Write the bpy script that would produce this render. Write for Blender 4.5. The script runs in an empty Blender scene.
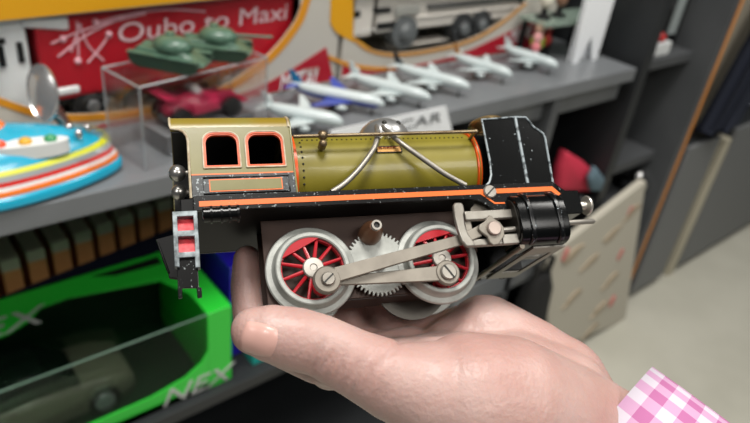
import bpy, bmesh, math, random
from mathutils import Vector, Matrix
random.seed(4)
SC = bpy.context.scene
COL = SC.collection
PI = math.pi

# ------------------------------------------------------------------ camera
EYE = Vector((0, 0, 1.116))
RX = Vector((.77242, -.62446, .11579)); RY = Vector((.25123, .46788, .84733)); RF = Vector((.58331, .62541, -.51829))
CAMROT = Matrix((RX, RY, RF)).transposed()            # columns: right, up, forward
cd = bpy.data.cameras.new('camera'); cam = bpy.data.objects.new('camera', cd); COL.objects.link(cam)
cam.matrix_world = Matrix.Translation(EYE) @ Matrix((RX, RY, -RF)).transposed().to_4x4()
cd.sensor_width = 36; cd.lens = 31.2; cd.clip_start = .01; cd.clip_end = 50
cd.dof.use_dof = True; cd.dof.focus_distance = .245; cd.dof.aperture_fstop = 11.0
SC.camera = cam

def at(px, py, x=None, y=None, z=None):
    """point of the room, on the plane x=, y= or z=, seen in direction (px, py)"""
    r = CAMROT @ Vector((px-375, 211.5-py, 650)) / 650
    t = x/r.x if x is not None else y/r.y if y is not None else (z-EYE.z)/r.z
    return EYE + r*t

# ------------------------------------------------------------------ materials
def lin(c):
    if isinstance(c, str): c = tuple(int(c[i:i+2], 16)/255 for i in (0, 2, 4))
    return tuple(v/12.92 if v <= .04045 else ((v+.055)/1.055)**2.4 for v in c) + (1,)
MATS = {}
def mat(name, col, rough=.5, metal=0, var=0, vscale=60, col2=None, fleck=None, fscale=900, fth=.74, bump=0, bscale=300,
        trans=0, coat=0, sss=0, ior=1.45, alpha=1, emit=0, spec=.5):
    if name in MATS: return MATS[name]
    m = bpy.data.materials.new(name); m.use_nodes = True; N = m.node_tree.nodes; K = m.node_tree.links
    b = N['Principled BSDF']
    b.inputs['Roughness'].default_value = rough; b.inputs['Metallic'].default_value = metal
    b.inputs['Specular IOR Level'].default_value = spec; b.inputs['IOR'].default_value = ior; b.inputs['Transmission Weight'].default_value = trans
    b.inputs['Coat Weight'].default_value = coat; b.inputs['Coat Roughness'].default_value = .1
    b.inputs['Alpha'].default_value = alpha
    if sss:
        b.inputs['Subsurface Weight'].default_value = sss
        b.inputs['Subsurface Radius'].default_value = (1, .35, .2); b.inputs['Subsurface Scale'].default_value = .004
    tc = N.new('ShaderNodeTexCoord'); out = None
    c1 = lin(col)
    if var or col2:
        n = N.new('ShaderNodeTexNoise'); n.inputs['Scale'].default_value = vscale; n.inputs['Detail'].default_value = 5
        K.new(tc.outputs['Object'], n.inputs['Vector'])
        r = N.new('ShaderNodeValToRGB'); r.color_ramp.elements[0].position = .35; r.color_ramp.elements[1].position = .68
        r.color_ramp.elements[0].color = c1
        r.color_ramp.elements[1].color = lin(col2) if col2 else tuple(min(1, v*(1+var)) for v in c1[:3]) + (1,)
        K.new(n.outputs['Fac'], r.inputs['Fac']); out = r.outputs['Color']
    if fleck:
        n2 = N.new('ShaderNodeTexNoise'); n2.inputs['Scale'].default_value = fscale; n2.inputs['Detail'].default_value = 3
        K.new(tc.outputs['Object'], n2.inputs['Vector'])
        r2 = N.new('ShaderNodeValToRGB'); r2.color_ramp.elements[0].position = fth; r2.color_ramp.elements[1].position = fth+.05
        r2.color_ramp.elements[0].color = (0, 0, 0, 1); r2.color_ramp.elements[1].color = (1, 1, 1, 1)
        K.new(n2.outputs['Fac'], r2.inputs['Fac'])
        mx = N.new('ShaderNodeMix'); mx.data_type = 'RGBA'
        K.new(r2.outputs['Color'], mx.inputs['Factor'])
        if out: K.new(out, mx.inputs[6])
        else: mx.inputs[6].default_value = c1
        mx.inputs[7].default_value = lin(fleck); out = mx.outputs[2]
    if out: K.new(out, b.inputs['Base Color'])
    else: b.inputs['Base Color'].default_value = c1
    if bump:
        n3 = N.new('ShaderNodeTexNoise'); n3.inputs['Scale'].default_value = bscale; n3.inputs['Detail'].default_value = 4
        K.new(tc.outputs['Object'], n3.inputs['Vector'])
        bp = N.new('ShaderNodeBump'); bp.inputs['Strength'].default_value = bump; bp.inputs['Distance'].default_value = .001
        K.new(n3.outputs['Fac'], bp.inputs['Height']); K.new(bp.outputs['Normal'], b.inputs['Normal'])
    if emit:
        b.inputs['Emission Color'].default_value = c1; b.inputs['Emission Strength'].default_value = emit
    MATS[name] = m
    return m

# ------------------------------------------------------------------ mesh builder
AX = {'x': (Vector((0, 1, 0)), Vector((0, 0, 1)), Vector((1, 0, 0))),
      'y': (Vector((1, 0, 0)), Vector((0, 0, 1)), Vector((0, 1, 0))),
      'z': (Vector((1, 0, 0)), Vector((0, 1, 0)), Vector((0, 0, 1)))}
class MB:
    def __init__(s, sc=1.0, off=(0, 0, 0)): s.bm = bmesh.new(); s.sc = sc; s.off = Vector(off)
    def v(s, p): return s.bm.verts.new((Vector(p)-s.off)*s.sc)
    def face(s, vs):
        try: return s.bm.faces.new(vs)
        except ValueError: return None
    def quad(s, *ps): s.face([s.v(p) for p in ps]); return s
    def box(s, x0, x1, y0, y1, z0, z1):
        return s.prism([(x0, z0), (x1, z0), (x1, z1), (x0, z1)], 'y', y0, y1)
    def prism(s, poly, axis, a, b, holes=()):
        U, V, W = AX[axis]
        P = lambda q, h: U*q[0]+V*q[1]+W*h
        loops = [list(poly)] + [list(h) for h in holes]
        rows = [([s.v(P(q, a)) for q in L], [s.v(P(q, b)) for q in L]) for L in loops]
        for lo, hi in rows:
            n = len(lo)
            for i in range(n): s.face([lo[i], lo[(i+1) % n], hi[(i+1) % n], hi[i]])
        if not holes:
            s.face(rows[0][0]); s.face(rows[0][1])
        else:
            for k in (0, 1):
                ed = []
                for r in rows:
                    L = r[k]
                    for i in range(len(L)):
                        e = s.bm.edges.get((L[i], L[(i+1) % len(L)]))
                        ed.append(e or s.bm.edges.new((L[i], L[(i+1) % len(L)])))
                bmesh.ops.triangle_fill(s.bm, use_beauty=True, use_dissolve=False, edges=ed)
        return s
    def tube(s, pts, r, n=10, caps=True, ry=None):
        pts = [Vector(p) for p in pts]; k = len(pts)
        rs = r if isinstance(r, (list, tuple)) else [r]*k
        T = [(pts[min(i+1, k-1)]-pts[max(i-1, 0)]).normalized() for i in range(k)]
        u = T[0].orthogonal().normalized(); rings = []
        for i in range(k):
            u = (u - T[i]*u.dot(T[i])).normalized(); w = T[i].cross(u)
            rings.append([s.v(pts[i]+(u*math.cos(2*PI*j/n)+w*math.sin(2*PI*j/n))*rs[i]) for j in range(n)])
        for a, b in zip(rings, rings[1:]):
            for j in range(n): s.face([a[j], a[(j+1) % n], b[(j+1) % n], b[j]])
        if caps: s.face(rings[0]); s.face(rings[-1])
        return s
    def lathe(s, prof, org, axis='z', n=32, sx=1, sy=1):
        U, V, W = AX[axis]; org = Vector(org); rings = []
        for r, h in prof:
            if r < 1e-6: rings.append([s.v(org+W*h)])
            else: rings.append([s.v(org+U*(r*sx*math.cos(2*PI*j/n))+V*(r*sy*math.sin(2*PI*j/n))+W*h) for j in range(n)])
        for a, b in zip(rings, rings[1:]):
            for j in range(n):
                if len(a) == 1 and len(b) == 1: break
                if len(a) == 1: s.face([a[0], b[(j+1) % n], b[j]])
                elif len(b) == 1: s.face([a[j], a[(j+1) % n], b[0]])
                else: s.face([a[j], a[(j+1) % n], b[(j+1) % n], b[j]])
        if len(rings[0]) > 1: s.face(rings[0])
        if len(rings[-1]) > 1: s.face(rings[-1])
        return s
    def ring(s, ro, ri, a, b, org, axis='y', n=40):           # flat annulus with thickness
        return s.loop_lathe([(ro, a), (ro, b), (ri, b), (ri, a)], org, axis, n)
    def loop_lathe(s, prof, org, axis='y', n=40):
        U, V, W = AX[axis]; org = Vector(org)
        R = [[s.v(org+U*(r*math.cos(2*PI*j/n))+V*(r*math.sin(2*PI*j/n))+W*h) for j in range(n)] for r, h in prof]
        for i in range(len(R)):
            a, b = R[i], R[(i+1) % len(R)]
            for j in range(n): s.face([a[j], a[(j+1) % n], b[(j+1) % n], b[j]])
        return s
    def ball(s, c, r, n=20, sq=(1, 1, 1)):
        c = Vector(c); m = n//2; rings = []
        for i in range(m+1):
            t = PI*i/m
            if i in (0, m): rings.append([s.v(c+Vector((0, 0, r*sq[2]*math.cos(t))))]); continue
            rings.append([s.v(c+Vector((r*sq[0]*math.sin(t)*math.cos(2*PI*j/n), r*sq[1]*math.sin(t)*math.sin(2*PI*j/n), r*sq[2]*math.cos(t)))) for j in range(n)])
        for a, b in zip(rings, rings[1:]):
            for j in range(n):
                if len(a) == 1: s.face([a[0], b[j], b[(j+1) % n]])
                elif len(b) == 1: s.face([a[j], a[(j+1) % n], b[0]])
                else: s.face([a[j], a[(j+1) % n], b[(j+1) % n], b[j]])
        return s
    def loft(s, rings, caps=True):                            # rings of equal point counts
        R = [[s.v(p) for p in r] for r in rings]; n = len(R[0])
        for a, b in zip(R, R[1:]):
            for j in range(n): s.face([a[j], a[(j+1) % n], b[(j+1) % n], b[j]])
        if caps: s.face(R[0]); s.face(R[-1])
        return s
    def build(s, name, m, parent=None, bevel=0, ang=35, seg=2, smooth=True, mods=None):
        bm = s.bm; bmesh.ops.remove_doubles(bm, verts=bm.verts, dist=1e-7)
        bmesh.ops.recalc_face_normals(bm, faces=bm.faces)
        me = bpy.data.meshes.new(name); bm.to_mesh(me); bm.free()
        for mm in (m if isinstance(m, list) else [m]): me.materials.append(mm)
        o = bpy.data.objects.new(name, me); COL.objects.link(o)
        if smooth:
            me.polygons.foreach_set('use_smooth', [True]*len(me.polygons)); me.set_sharp_from_angle(angle=math.radians(ang))
        if bevel:
            b = o.modifiers.new('bevel', 'BEVEL'); b.width = bevel; b.segments = seg; b.limit_method = 'ANGLE'; b.angle_limit = math.radians(40)
            b.harden_normals = False
        if parent: o.parent = parent
        return o

def empty(name, loc=(0, 0, 0), rz=0, M=None):
    o = bpy.data.objects.new(name, None); COL.objects.link(o); o.empty_display_size = .02
    if M is not None: o.matrix_world = M
    else: o.location = loc; o.rotation_euler = (0, 0, rz)
    return o
def tag(o, label=None, cat=None, group=None, kind=None):
    for k, v in (('label', label), ('category', cat), ('group', group), ('kind', kind)):
        if v: o[k] = v
    return o
def copy_tree(o, parent=None):
    c = o.copy(); COL.objects.link(c)
    if parent: c.parent = parent
    for ch in [k for k in bpy.data.objects if k.parent == o]: copy_tree(ch, c)
    return c
def text_mesh(name, txt, size, m, parent, M, ext=0.0004, shear=0, sx=1.0, align='LEFT'):
    cu = bpy.data.curves.new(name, 'FONT'); cu.body = txt; cu.size = size; cu.extrude = ext; cu.shear = shear; cu.align_x = align
    t = bpy.data.objects.new(name+'_tmp', cu); COL.objects.link(t)
    dg = bpy.context.evaluated_depsgraph_get()
    me = bpy.data.meshes.new_from_object(t.evaluated_get(dg)); me.name = name
    bpy.data.objects.remove(t); bpy.data.curves.remove(cu)
    me.transform(M @ Matrix.Diagonal((sx, 1, 1, 1)))
    me.materials.clear(); me.materials.append(m)
    o = bpy.data.objects.new(name, me); COL.objects.link(o)
    if parent: o.parent = parent
    return o
def arc(cx, cy, r, a0, a1, n=8, ry=None):
    ry = r if ry is None else ry
    return [(cx+r*math.cos(math.radians(a0+(a1-a0)*i/n)), cy+ry*math.sin(math.radians(a0+(a1-a0)*i/n))) for i in range(n+1)]
def rrect(x0, x1, z0, z1, rt, rb=.4, n=5):
    return (arc(x1-rt, z1-rt, rt, 0, 90, n)+arc(x0+rt, z1-rt, rt, 90, 180, n)+arc(x0+rb, z0+rb, rb, 180, 270, 2)+arc(x1-rb, z0+rb, rb, 270, 360, 2))

# ------------------------------------------------------------------ the tin locomotive
black = mat('black_enamel', '060707', .2, fleck='8f9799', fscale=620, fth=.715, spec=.32)
black_worn = mat('worn_black_enamel', '080808', .26, fleck='7d8383', fscale=900, fth=.66, spec=.32)
rimm = mat('chipped_rim', '3a4144', .35, fleck='889296', fscale=350, fth=.42)
panel_worn = mat('worn_panel_black', '15181a', .35, col2='2e3436', vscale=260, fleck='8a9294', fscale=800, fth=.6)
black_in = mat('black_inside', '060606', .6)
olive = mat('olive_paint', '7a7020', .4, col2='6a6019', vscale=45, coat=.15, fleck='d8d4b0', fscale=500, fth=.78)
olive_pale = mat('faded_olive_paint', '655f2d', .35, col2='716b3b', vscale=70, coat=.2, fleck='d6d2bd', fscale=700, fth=.74)
olive_roof = mat('ochre_roof_paint', '7f6a1c', .35, col2='7b7030', vscale=60, coat=.2, fleck='d8d0b0', fscale=700, fth=.76)
orange = mat('orange_lining', 'd4621c', .35, fleck='e8c8b0', fscale=700, fth=.72)
orange_deep = mat('orange_band', 'cf4f14', .3)
cream = mat('worn_cream_edge', 'b3a991', .45, col2='8a7458', vscale=300)
nickel = mat('nickel_plate', '96928a', .4, .65, col2='827d75', vscale=120)
steel = mat('grey_cast_metal', 'a0a29d', .5, .3, col2='8a8c87', vscale=160, bump=.12, bscale=900)
rodm = mat('dull_rod_steel', '837d73', .45, .45, col2='736d64', vscale=120)
chrome = mat('bright_chrome', 'c9c9c9', .12, 1)
domem = mat('silver_dome', 'bdbdbd', .3, .8, col2='a2a2a0', vscale=140)
red = mat('red_wheel_paint', 'a0121f', .32, coat=.3)
red_step = mat('red_step_paint', 'c0303a', .5, col2='cd5a5c', vscale=400)
greyworn = mat('worn_grey_edge', '858d90', .45, .4, col2='3d4244', vscale=350)
brown = mat('brown_frame_paint', '3d2d26', .5, 0, col2='32241e', spec=.25, vscale=60)
brass = mat('aged_brass', '8c7c62', .38, .75, col2='6a5a44', vscale=150)
copper = mat('copper_cap', 'c2a878', .3, .85, col2='94703f', vscale=100)
platem = mat('brass_nameplate', 'd3a05c', .5, .3)
brown_red = mat('rust_lettering', '8f3a1c', .6)
dark = mat('rivet_black', '15150f', .5)
hubm = mat('hub_metal', 'aaa59d', .4, .7)

LR = Matrix(((.91654105, .24299177, .31588209), (-.39909667, .54976418, .73485113), (.00495461, -.80053131, .6008711)))
LO = Vector((.11834383, .15442114, -.14230424)) + EYE
BASE = Vector((26, 26, -17.4))
LM = Matrix.Translation(LO + LR @ (BASE*.001)) @ LR.to_4x4()
loco = empty('toy_locomotive', M=LM)
tag(loco, 'old olive and black tinplate clockwork locomotive with red spoked wheels held on the palm', 'toy locomotive')
def B(): return MB(.001, BASE)
YC = 26
mir = lambda y: 2*YC-y
mirw = lambda y: 45.5-y

# running board, valance edge and lining
satin = mat('satin_black', '060606', .5, spec=.18, fleck='4a4a46', fscale=260, fth=.72)
B().box(-42.5, 106.5, 1.2, 50.8, 22.4, 28).build('running_board', satin, loco, .0003)
val = [(-42.5, 22.3), (60, 22.1), (66, 21.9), (69.5, 21.2), (72.3, 19.7), (74.3, 18), (76.4, 16.6), (82, 16.2), (84, 22), (106.8, 22),
       (106.8, 28.2), (-42.5, 28.2)]
for ya, yb in ((0, 1.2), (50.8, 52)):
    B().prism(val, 'y', ya, yb).build('valance', black_worn, loco, .0002)
ln = [(-40.5, 23.9), (104.3, 23.9), (107, 21.5), (108.6, 22.4), (105.4, 26), (-40.5, 26)]
B().prism(ln, 'y', -.16, .1).build('lining', orange, loco)
B().prism([(69.8, 25), (70.6, 25), (73.6, 23), (77, 20), (81.5, 19.8), (81.5, 19.2), (76.7, 19.3), (73, 22.6)], 'y', -.15, .1).build('lining', orange, loco)
# front end of the frame
fe = [(106.5, 28.4), (108, 27.6), (109.6, 25.9), (111.8, 24.3), (118, 24.1), (118, 14.2), (116.4, 13.4), (109, 13.4), (106.5, 16)]
B().prism(fe, 'y', .6, 51.4).build('buffer_beam', black, loco, .0004)
for y in (8, 44):
    b = B(); b.lathe([(3, 0), (3, 1), (1.9, 1.2), (1.9, 6.5), (4.2, 7), (4.4, 7.6), (3.6, 8.6), (0, 9.2)], (118, y, 19.4), 'x', 28)
    b.build('front_buffer', mat('bright_nickel', 'c9c5bb', .3, .8), loco)
# cab
wl = [(-42.5, 28), (-4, 28), (-4, 58), (-49.3, 58), (-49.2, 57.3), (-46.5, 56.9), (-44.6, 56), (-43.4, 54.2), (-43, 52)]
W1 = rrect(-37.2, -24.6, 41.2, 55, 3.6); W2 = rrect(-21.2, -7.4, 41.2, 55, 3.6)
roofp = [(3, 57.6), (3.15, 59), (3.8, 61), (5.6, 63.2), (9, 65.2), (15, 66.5), (26, 67)]
roofp = roofp + [(mir(y), z) for y, z in reversed(roofp[:-1])]
cabw = B().prism(wl, 'y', 3, 3.7, [W1, W2]).build('cab_side', olive_pale, loco, .00015)
wf = [(-50, 40), (-50, 28), (-4, 28), (-4, 58), (-50, 58)]
B().prism(wf, 'y', 48.3, 49, [W1, W2]).build('cab_side', olive_pale, loco, .00015)
B().prism([(48.1, 28.2), (48.1, 57.6), (3.9, 57.6), (3.9, 28.2)], 'x', -4.6, -4.9).build('cab_bulkhead', black_in, loco)
B().prism([(-49.6, 28.3), (-5, 28.3), (-5, 57.6), (-49.6, 57.6)], 'y', 47.6, 48.2).build('cab_lining', black_in, loco)
rp2 = [(26+(y-26)*.97, z-.9) for y, z in roofp]
bb = B(); n = len(roofp)
for x0, x1 in ((-49.5, -4),):
    bb.prism(roofp+rp2[::-1], 'x', x0, x1)
roof = bb.build('cab_roof', olive_roof, loco, ang=40)
B().prism([(26+(y-26)*.96, z-1) for y, z in roofp]+[(26+(y-26)*.95, z-1.5) for y, z in roofp[::-1]], 'x', -49.2, -5).build('cab_ceiling', black_in, loco)
B().prism(roofp+[(49, 28), (3, 28)], 'x', -4, -3.2).build('cab_front', olive_pale, loco, .0002)
B().tube([(-4.2, y, z) for y, z in roofp], .55, 8).build('roof_bead', cream, loco)
B().tube([(-43.2, 2.9, 28.5), (-43.2, 2.9, 52), (-43.6, 2.9, 54.2), (-44.7, 2.9, 56), (-46.5, 2.9, 57), (-49.3, 2.9, 57.4), (-49.6, 3, 59), (-49.7, 3.8, 61), (-49.7, 5.8, 63.3), (-49.7, 9, 65.2)], .5, 8).build('cab_edge_bead', cream, loco)
for x0, x1, hole in ((-38.2, -23.8, W1), (-22.2, -6.6, W2)):
    out = rrect(x0, x1, 40.2, 56, 4.3); mid = rrect(x0+.55, x1-.55, 40.75, 55.45, 3.9)
    f = B().prism(out, 'y', 2.5, 3.1, [mid]).build('window_frame', cream, loco, .0001)
    B().prism(mid, 'y', 2.7, 3.2, [hole]).build('frame_lining', orange_deep, f)
    inn = [(q[0]*.93+.07*(x0+x1)/2, q[1]*.93+.07*48) for q in hole]
    B().prism(hole, 'y', 3.1, 4.6, [inn]).build('window_reveal', orange_deep, f)
lp = B().prism([(-42.6, 28.2), (-4, 28.2), (-4, 37.6), (-42.6, 37.6)], 'y', 2.6, 3.05).build('lower_panel', panel_worn, loco, .0001)
B().box(-42.6, -4.4, 2.65, 3.05, 37.6, 38.1).build('panel_line', orange, lp)
B().box(-36.4, -9, 2.42, 2.7, 30.6, 35.6).build('panel_border', orange, lp)
B().box(-36, -9.4, 2.34, 2.6, 31, 35.2).build('panel_field', olive_pale, lp)
B().tube([(-6.4, 2.6, 29.8), (-6.4, 2.6, 36.4), (-38.5, 2.6, 36.4), (-38.5, 2.6, 29.8), (-6.4, 2.6, 29.8)], .4, 6).build('panel_bead', black_worn, lp)
B().box(-43, -42, 4, 48, 28, 42).build('bunker_back', black, loco)
for y, z in ((12, 42.9), (40, 46.6)):
    b = B(); b.ball((-47.6, y, z), 3.35, 24); b.build('rear_buffer', mat('polished_steel_ball', 'b5b3ae', .28, .9), loco)
    B().tube([(-45, y, z), (-40.5, y, z)], [1.0, 1.3], 12).build('buffer_stem', nickel, loco)
# boiler
BR, BZ = 17.5, 45.6
B().lathe([(BR, -3.4), (BR, 79)], (0, YC, BZ), 'x', 72).build('boiler', olive, loco)
for x in (-3.2, 77.6):
    B().lathe([(BR, 0), (BR+.9, .2), (BR+.9, 2.0), (BR, 2.2)], (x, YC, BZ), 'x', 72).build('boiler_band', orange_deep, loco)
b = B()
def onb(x, ang, h=0):                                  # ang from horizontal near side upward
    a = math.radians(ang); return (x, YC-(BR+h)*math.cos(a), BZ+(BR+h)*math.sin(a))
for i in range(35): b.ball(onb(2.4+i*2.12, 36.5), .42, 8)
for a in (30, 21, 12, 3, -6, -15, -24, -33): b.ball(onb(1.1, a), .5, 8)
b.build('rivet_row', dark, loco)
B().tube([onb(78.6, a, 1.2) for a in range(-70, 251, 10)], .25, 6).build('band_edge', olive, loco)
# handrail
b = B(); b.tube([(-2.6, 3.4, 53.5), (78, 3.4, 54.6)], .78, 12); b.build('handrail', brass, loco)
b = B(); b.ball((9.4, 3.4, 53.8), 2.1, 18); b.lathe([(1.7, 0), (1.7, 3), (1, 3.2), (1, 6.5)], (9.3, 4.4, 50.6), 'y', 16); b.ball((9.2, 4.0, 50.4), 1.75, 16)
b.build('rail_stanchion', brass, loco)
b = B(); b.ball((77.4, 3.4, 54.6), 1.0, 14); b.tube([(77.4, 3.4, 54.6), (77.4, 11, 54.6)], .7, 8); b.build('rail_stanchion', brass, loco)
# nameplate
pa = [onb(33.2, a, .35) for a in (9.5, 13, 16.6)]
pl = B(); M3 = [[Vector(onb(x, a, h)) for a in (8.2, 11, 13.8, 16.8)] for x in (33, 43.6) for h in (.5,)]
pl.loft([[onb(x, a, .45) for a in (8, 11, 14, 17)]+[onb(x, a, .0) for a in (17, 14, 11, 8)] for x in (33, 43.6)])
pl = pl.build('nameplate', platem, loco)
b = B()
for x in (32.9, 43.7): b.tube([onb(x, a, .4) for a in (7.6, 11, 14, 17.4)], .28, 6)
for a in (7.6, 17.4): b.tube([onb(32.9, a, .4), onb(43.7, a, .4)], .28, 6)
b.build('plate_border', dark, pl)
b = B(); rr = random.Random(2)
for i in range(9):
    x = 34.2+i*.86
    b.tube([onb(x, 12.6+rr.random(), .6), onb(x+rr.uniform(-.3, .3), 15.8, .6)], .26, 5)
b.build('worn_lettering', brown_red, pl)
# dome with two side pipes
dp = [(0, 12.6), (2.5, 12.4), (5.5, 11.5), (8, 9.8), (10, 7.2), (11.3, 4), (11.8, 0), (11.2, -3), (9.6, -5.5)]
B().lathe([(12.2*math.cos(math.radians(a)), 10.2*math.sin(math.radians(a))) for a in range(90, -41, -10)], (42.6, YC, 61.8), 'z', 48).build('dome', domem, loco)
b = B()
for p in ((40.6, 15.2, 65.6), (47.4, 16.2, 65.9)): b.ball(p, 1.2, 14)
b.build('dome_hole', dark, loco)
def smoothpath(P, k=4):
    P = [Vector(p) for p in P]; out = []
    for i in range(len(P)-1):
        p0, p1, p2, p3 = P[max(i-1, 0)], P[i], P[i+1], P[min(i+2, len(P)-1)]
        for j in range(k):
            t = j/k
            out.append(.5*((2*p1)+(p2-p0)*t+(2*p0-5*p1+4*p2-p3)*t*t+(3*p1-p0-3*p2+p3)*t**3))
    return out+[P[-1]]
b = B(); b.tube(smoothpath([(37.5, 17, 65), (35, 10, 57.5), (32.6, 5.5, 52.6), (29.6, 3.6, 46.8), (22.6, 2.6, 38.4), (15.5, 2.4, 32.0), (9.6, 2.2, 28.4)]), 1.15, 12); b.build('side_pipe', nickel, loco)
b = B(); b.tube(smoothpath([(39.5, 17, 65.5), (40.3, 10, 57.8), (41, 5.6, 52.8), (43.8, 3.6, 48.4), (51, 2.6, 41.2), (58.7, 2.4, 34.5), (66.8, 2.2, 29)]), 1.15, 12); b.build('side_pipe', nickel, loco)
# smokebox, chimney, smoke deflectors
B().lathe([(BR+.2, 80), (BR+.2, 101), (BR-.8, 101.6), (BR-1, 102), (6, 104.5), (0, 105)], (0, YC, BZ), 'x', 56).build('smokebox', black, loco)
B().lathe([(6.5, -2), (5.6, 1.5), (5.2, 4), (6.6, 6.2), (8.3, 7.4), (8.8, 8.6), (8.2, 9.5), (5.4, 9.6), (5, 6), (0, 6)], (95.5, YC, BZ+BR-2), 'z', 40).build('chimney', copper, loco)
df = [(75.5, 28.1), (78.6, 30.6), (80.2, 34), (81, 40), (81.6, 60.6), (98.5, 61.6), (103.6, 61.4), (105.2, 58.6), (106.4, 56.4), (108.6, 54.8), (110.2, 53.2), (110.6, 51), (108.6, 28.1)]
for y0, y1 in ((3.8, 4.6), (47.4, 48.2)):
    d = B().prism(df, 'y', y0, y1).build('smoke_deflector', black, loco)
    b = B(); yy = y0-.1 if y0 < 20 else y1+.1
    b.tube([(x, yy, z) for x, z in df[:]], .5, 8); b.build('deflector_rim', rimm, d)
    b = B(); b.tube([(98.2, yy, 61.2), (96.4, yy, 28.4)], .7, 8); b.build('deflector_rib', rimm, d)
# screw on the valance
def slotscrew(x, y, z, r, ang, m, parent, name='screw'):
    b = B(); b.lathe([(r, 0), (r, -.9), (r*.85, -1.4), (0, -1.55)], (x, y, z), 'y', 24)
    o = b.build(name, m, parent)
    c, s = math.cos(math.radians(ang)), math.sin(math.radians(ang)); w = r*.11; L = r*.93
    q = [(x+c*L-s*w, z+s*L+c*w), (x-c*L-s*w, z-s*L+c*w), (x-c*L+s*w, z-s*L-c*w), (x+c*L+s*w, z+s*L-c*w)]
    B().prism(q, 'y', y-1.63, y-1.1).build('slot', dark, o)
    return o
slotscrew(75.6, .1, 24.6, 2.9, 40, nickel, loco)
# mechanism frame
fr = [(-17.4, -11.6), (-17.4, 22.4), (72, 22.4), (72, 4), (66, -4), (66, -9), (60, -11.6)]
for y0 in (14.4, 30.6):
    B().prism(fr, 'y', y0, y0+1).build('frame_plate', brown, loco, .0002)
B().box(-16, 60, 15.3, 30.7, -12, -11).build('frame_floor', mat('dark_brown_floor', '2c211c', .6), loco)
for x in (-14, 62):
    B().box(x, x+1, 15.4, 30.6, -11, 20).build('frame_spacer', brown, loco)
B().lathe([(16.5, 0), (16.5, 1.6)], (44.5, 27, -3.5), 'y', 56).build('clockwork_wheel', mat('dark_steel', '4d4a45', .45, .7), loco)
# big gear and winding shaft
b = B(); tp = []
NT = 46
for i in range(NT):
    for k, r in ((0, 11.9), (.22, 13.3), (.5, 13.3), (.72, 11.9)):
        a = 2*PI*(i+k)/NT; tp.append((27+r*math.cos(a), 1+r*math.sin(a)))
b.prism(tp, 'y', 11.6, 12.9); b.build('drive_gear', steel, loco, .00012, seg=1)
b = B(); b.lathe([(2.6, 0), (2.6, -1.6), (0, -1.8)], (27, 11.6, 1), 'y', 20); b.build('gear_stud', nickel, loco)
b = B(); b.lathe([(4.6, 0), (4.6, -4), (4.3, -6.5), (3.1, -9.5), (2.3, -11.5)], (25.2, 13.5, 13.2), 'y', 32); kb = b.build('winding_boss', mat('oiled_brown_brass', '6b4a35', .35, .5), loco)
b = B(); b.loop_lathe([(2.05, 0), (2.05, -2.2), (1.25, -2.2), (1.25, 0)], (25.2, 2.2, 13.2), 'y', 24); b.build('winding_tube', nickel, kb)
b = B(); b.lathe([(1.3, 0), (1.3, -.2)], (25.2, 1.2, 13.2), 'y', 16); b.build('tube_bore', dark, kb)
# wheels
WX = 52.3
def wheel(cx, side, a0, a1, pin, rot):
    S = (lambda y: y) if side > 0 else mirw
    b = B()
    pr = [(17.4, 13), (17.7, 12.6), (17.7, 11.9), (17.3, 11.4), (15.4, 10.9), (14.9, 10.2), (14.3, 7.4), (13.9, 7.1), (12.8, 7.1), (12.3, 7.5), (12.3, 12), (13, 13)]
    b.loop_lathe([(r, S(h)) for r, h in pr], (cx, 0, 0), 'y', 72)
    w = b.build('wheel', steel, loco, ang=30)
    for i in range(12):
        a = rot+2*PI*i/12; c, s = math.cos(a), math.sin(a)
        B().tube([(cx+3.2*c, S(8.4), 3.2*s), (cx+12.6*c, S(9.2), 12.6*s)], [.85, .62], 8).build('spoke', red, w)
    seg = [(cx+12.5*math.cos(math.radians(a0+(a1-a0)*i/14)), 12.5*math.sin(math.radians(a0+(a1-a0)*i/14))) for i in range(15)]
    B().prism(seg, 'y', *sorted((S(7.7), S(9.4)))).build('counterweight', red, w, .0002)
    B().loop_lathe([(12.6, S(9)), (12.6, S(10.5)), (11.4, S(10.5)), (11.7, S(9))], (cx, 0, 0), 'y', 48).build('inner_rim', red, w)
    B().lathe([(4.1, S(10.5)), (4.1, S(7.2)), (3.7, S(6.7)), (1.5, S(6.6)), (1.2, S(6.9)), (0, S(6.9))], (cx, 0, 0), 'y', 32).build('hub', hubm, w)
    B().tube([(cx+pin[0], S(9), pin[1]), (cx+pin[0], S(1 if side > 0 else 6), pin[1])], 1.7, 14).build('crank_pin', hubm, w)
    B().lathe([(4.0, S(9.4)), (4.0, S(7.4)), (3.6, S(7)), (0, S(6.9))], (cx+pin[0], 0, pin[1]), 'y', 24).build('crank_boss', red, w)
    return w
PIN = (2.9, -7.2)
wheel(0, 1, 72, 160, PIN, .28); wheel(WX, 1, 58, 146, (-1.0, -7.5), .1)
wheel(0, -1, 72, 160, PIN, .28); wheel(WX, -1, 58, 146, (-1.0, -7.5), .1)
for x in (0, WX):
    B().tube([(x, 9, 0), (x, 36, 0)], 1.8, 16).build('axle', nickel, loco)
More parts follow.
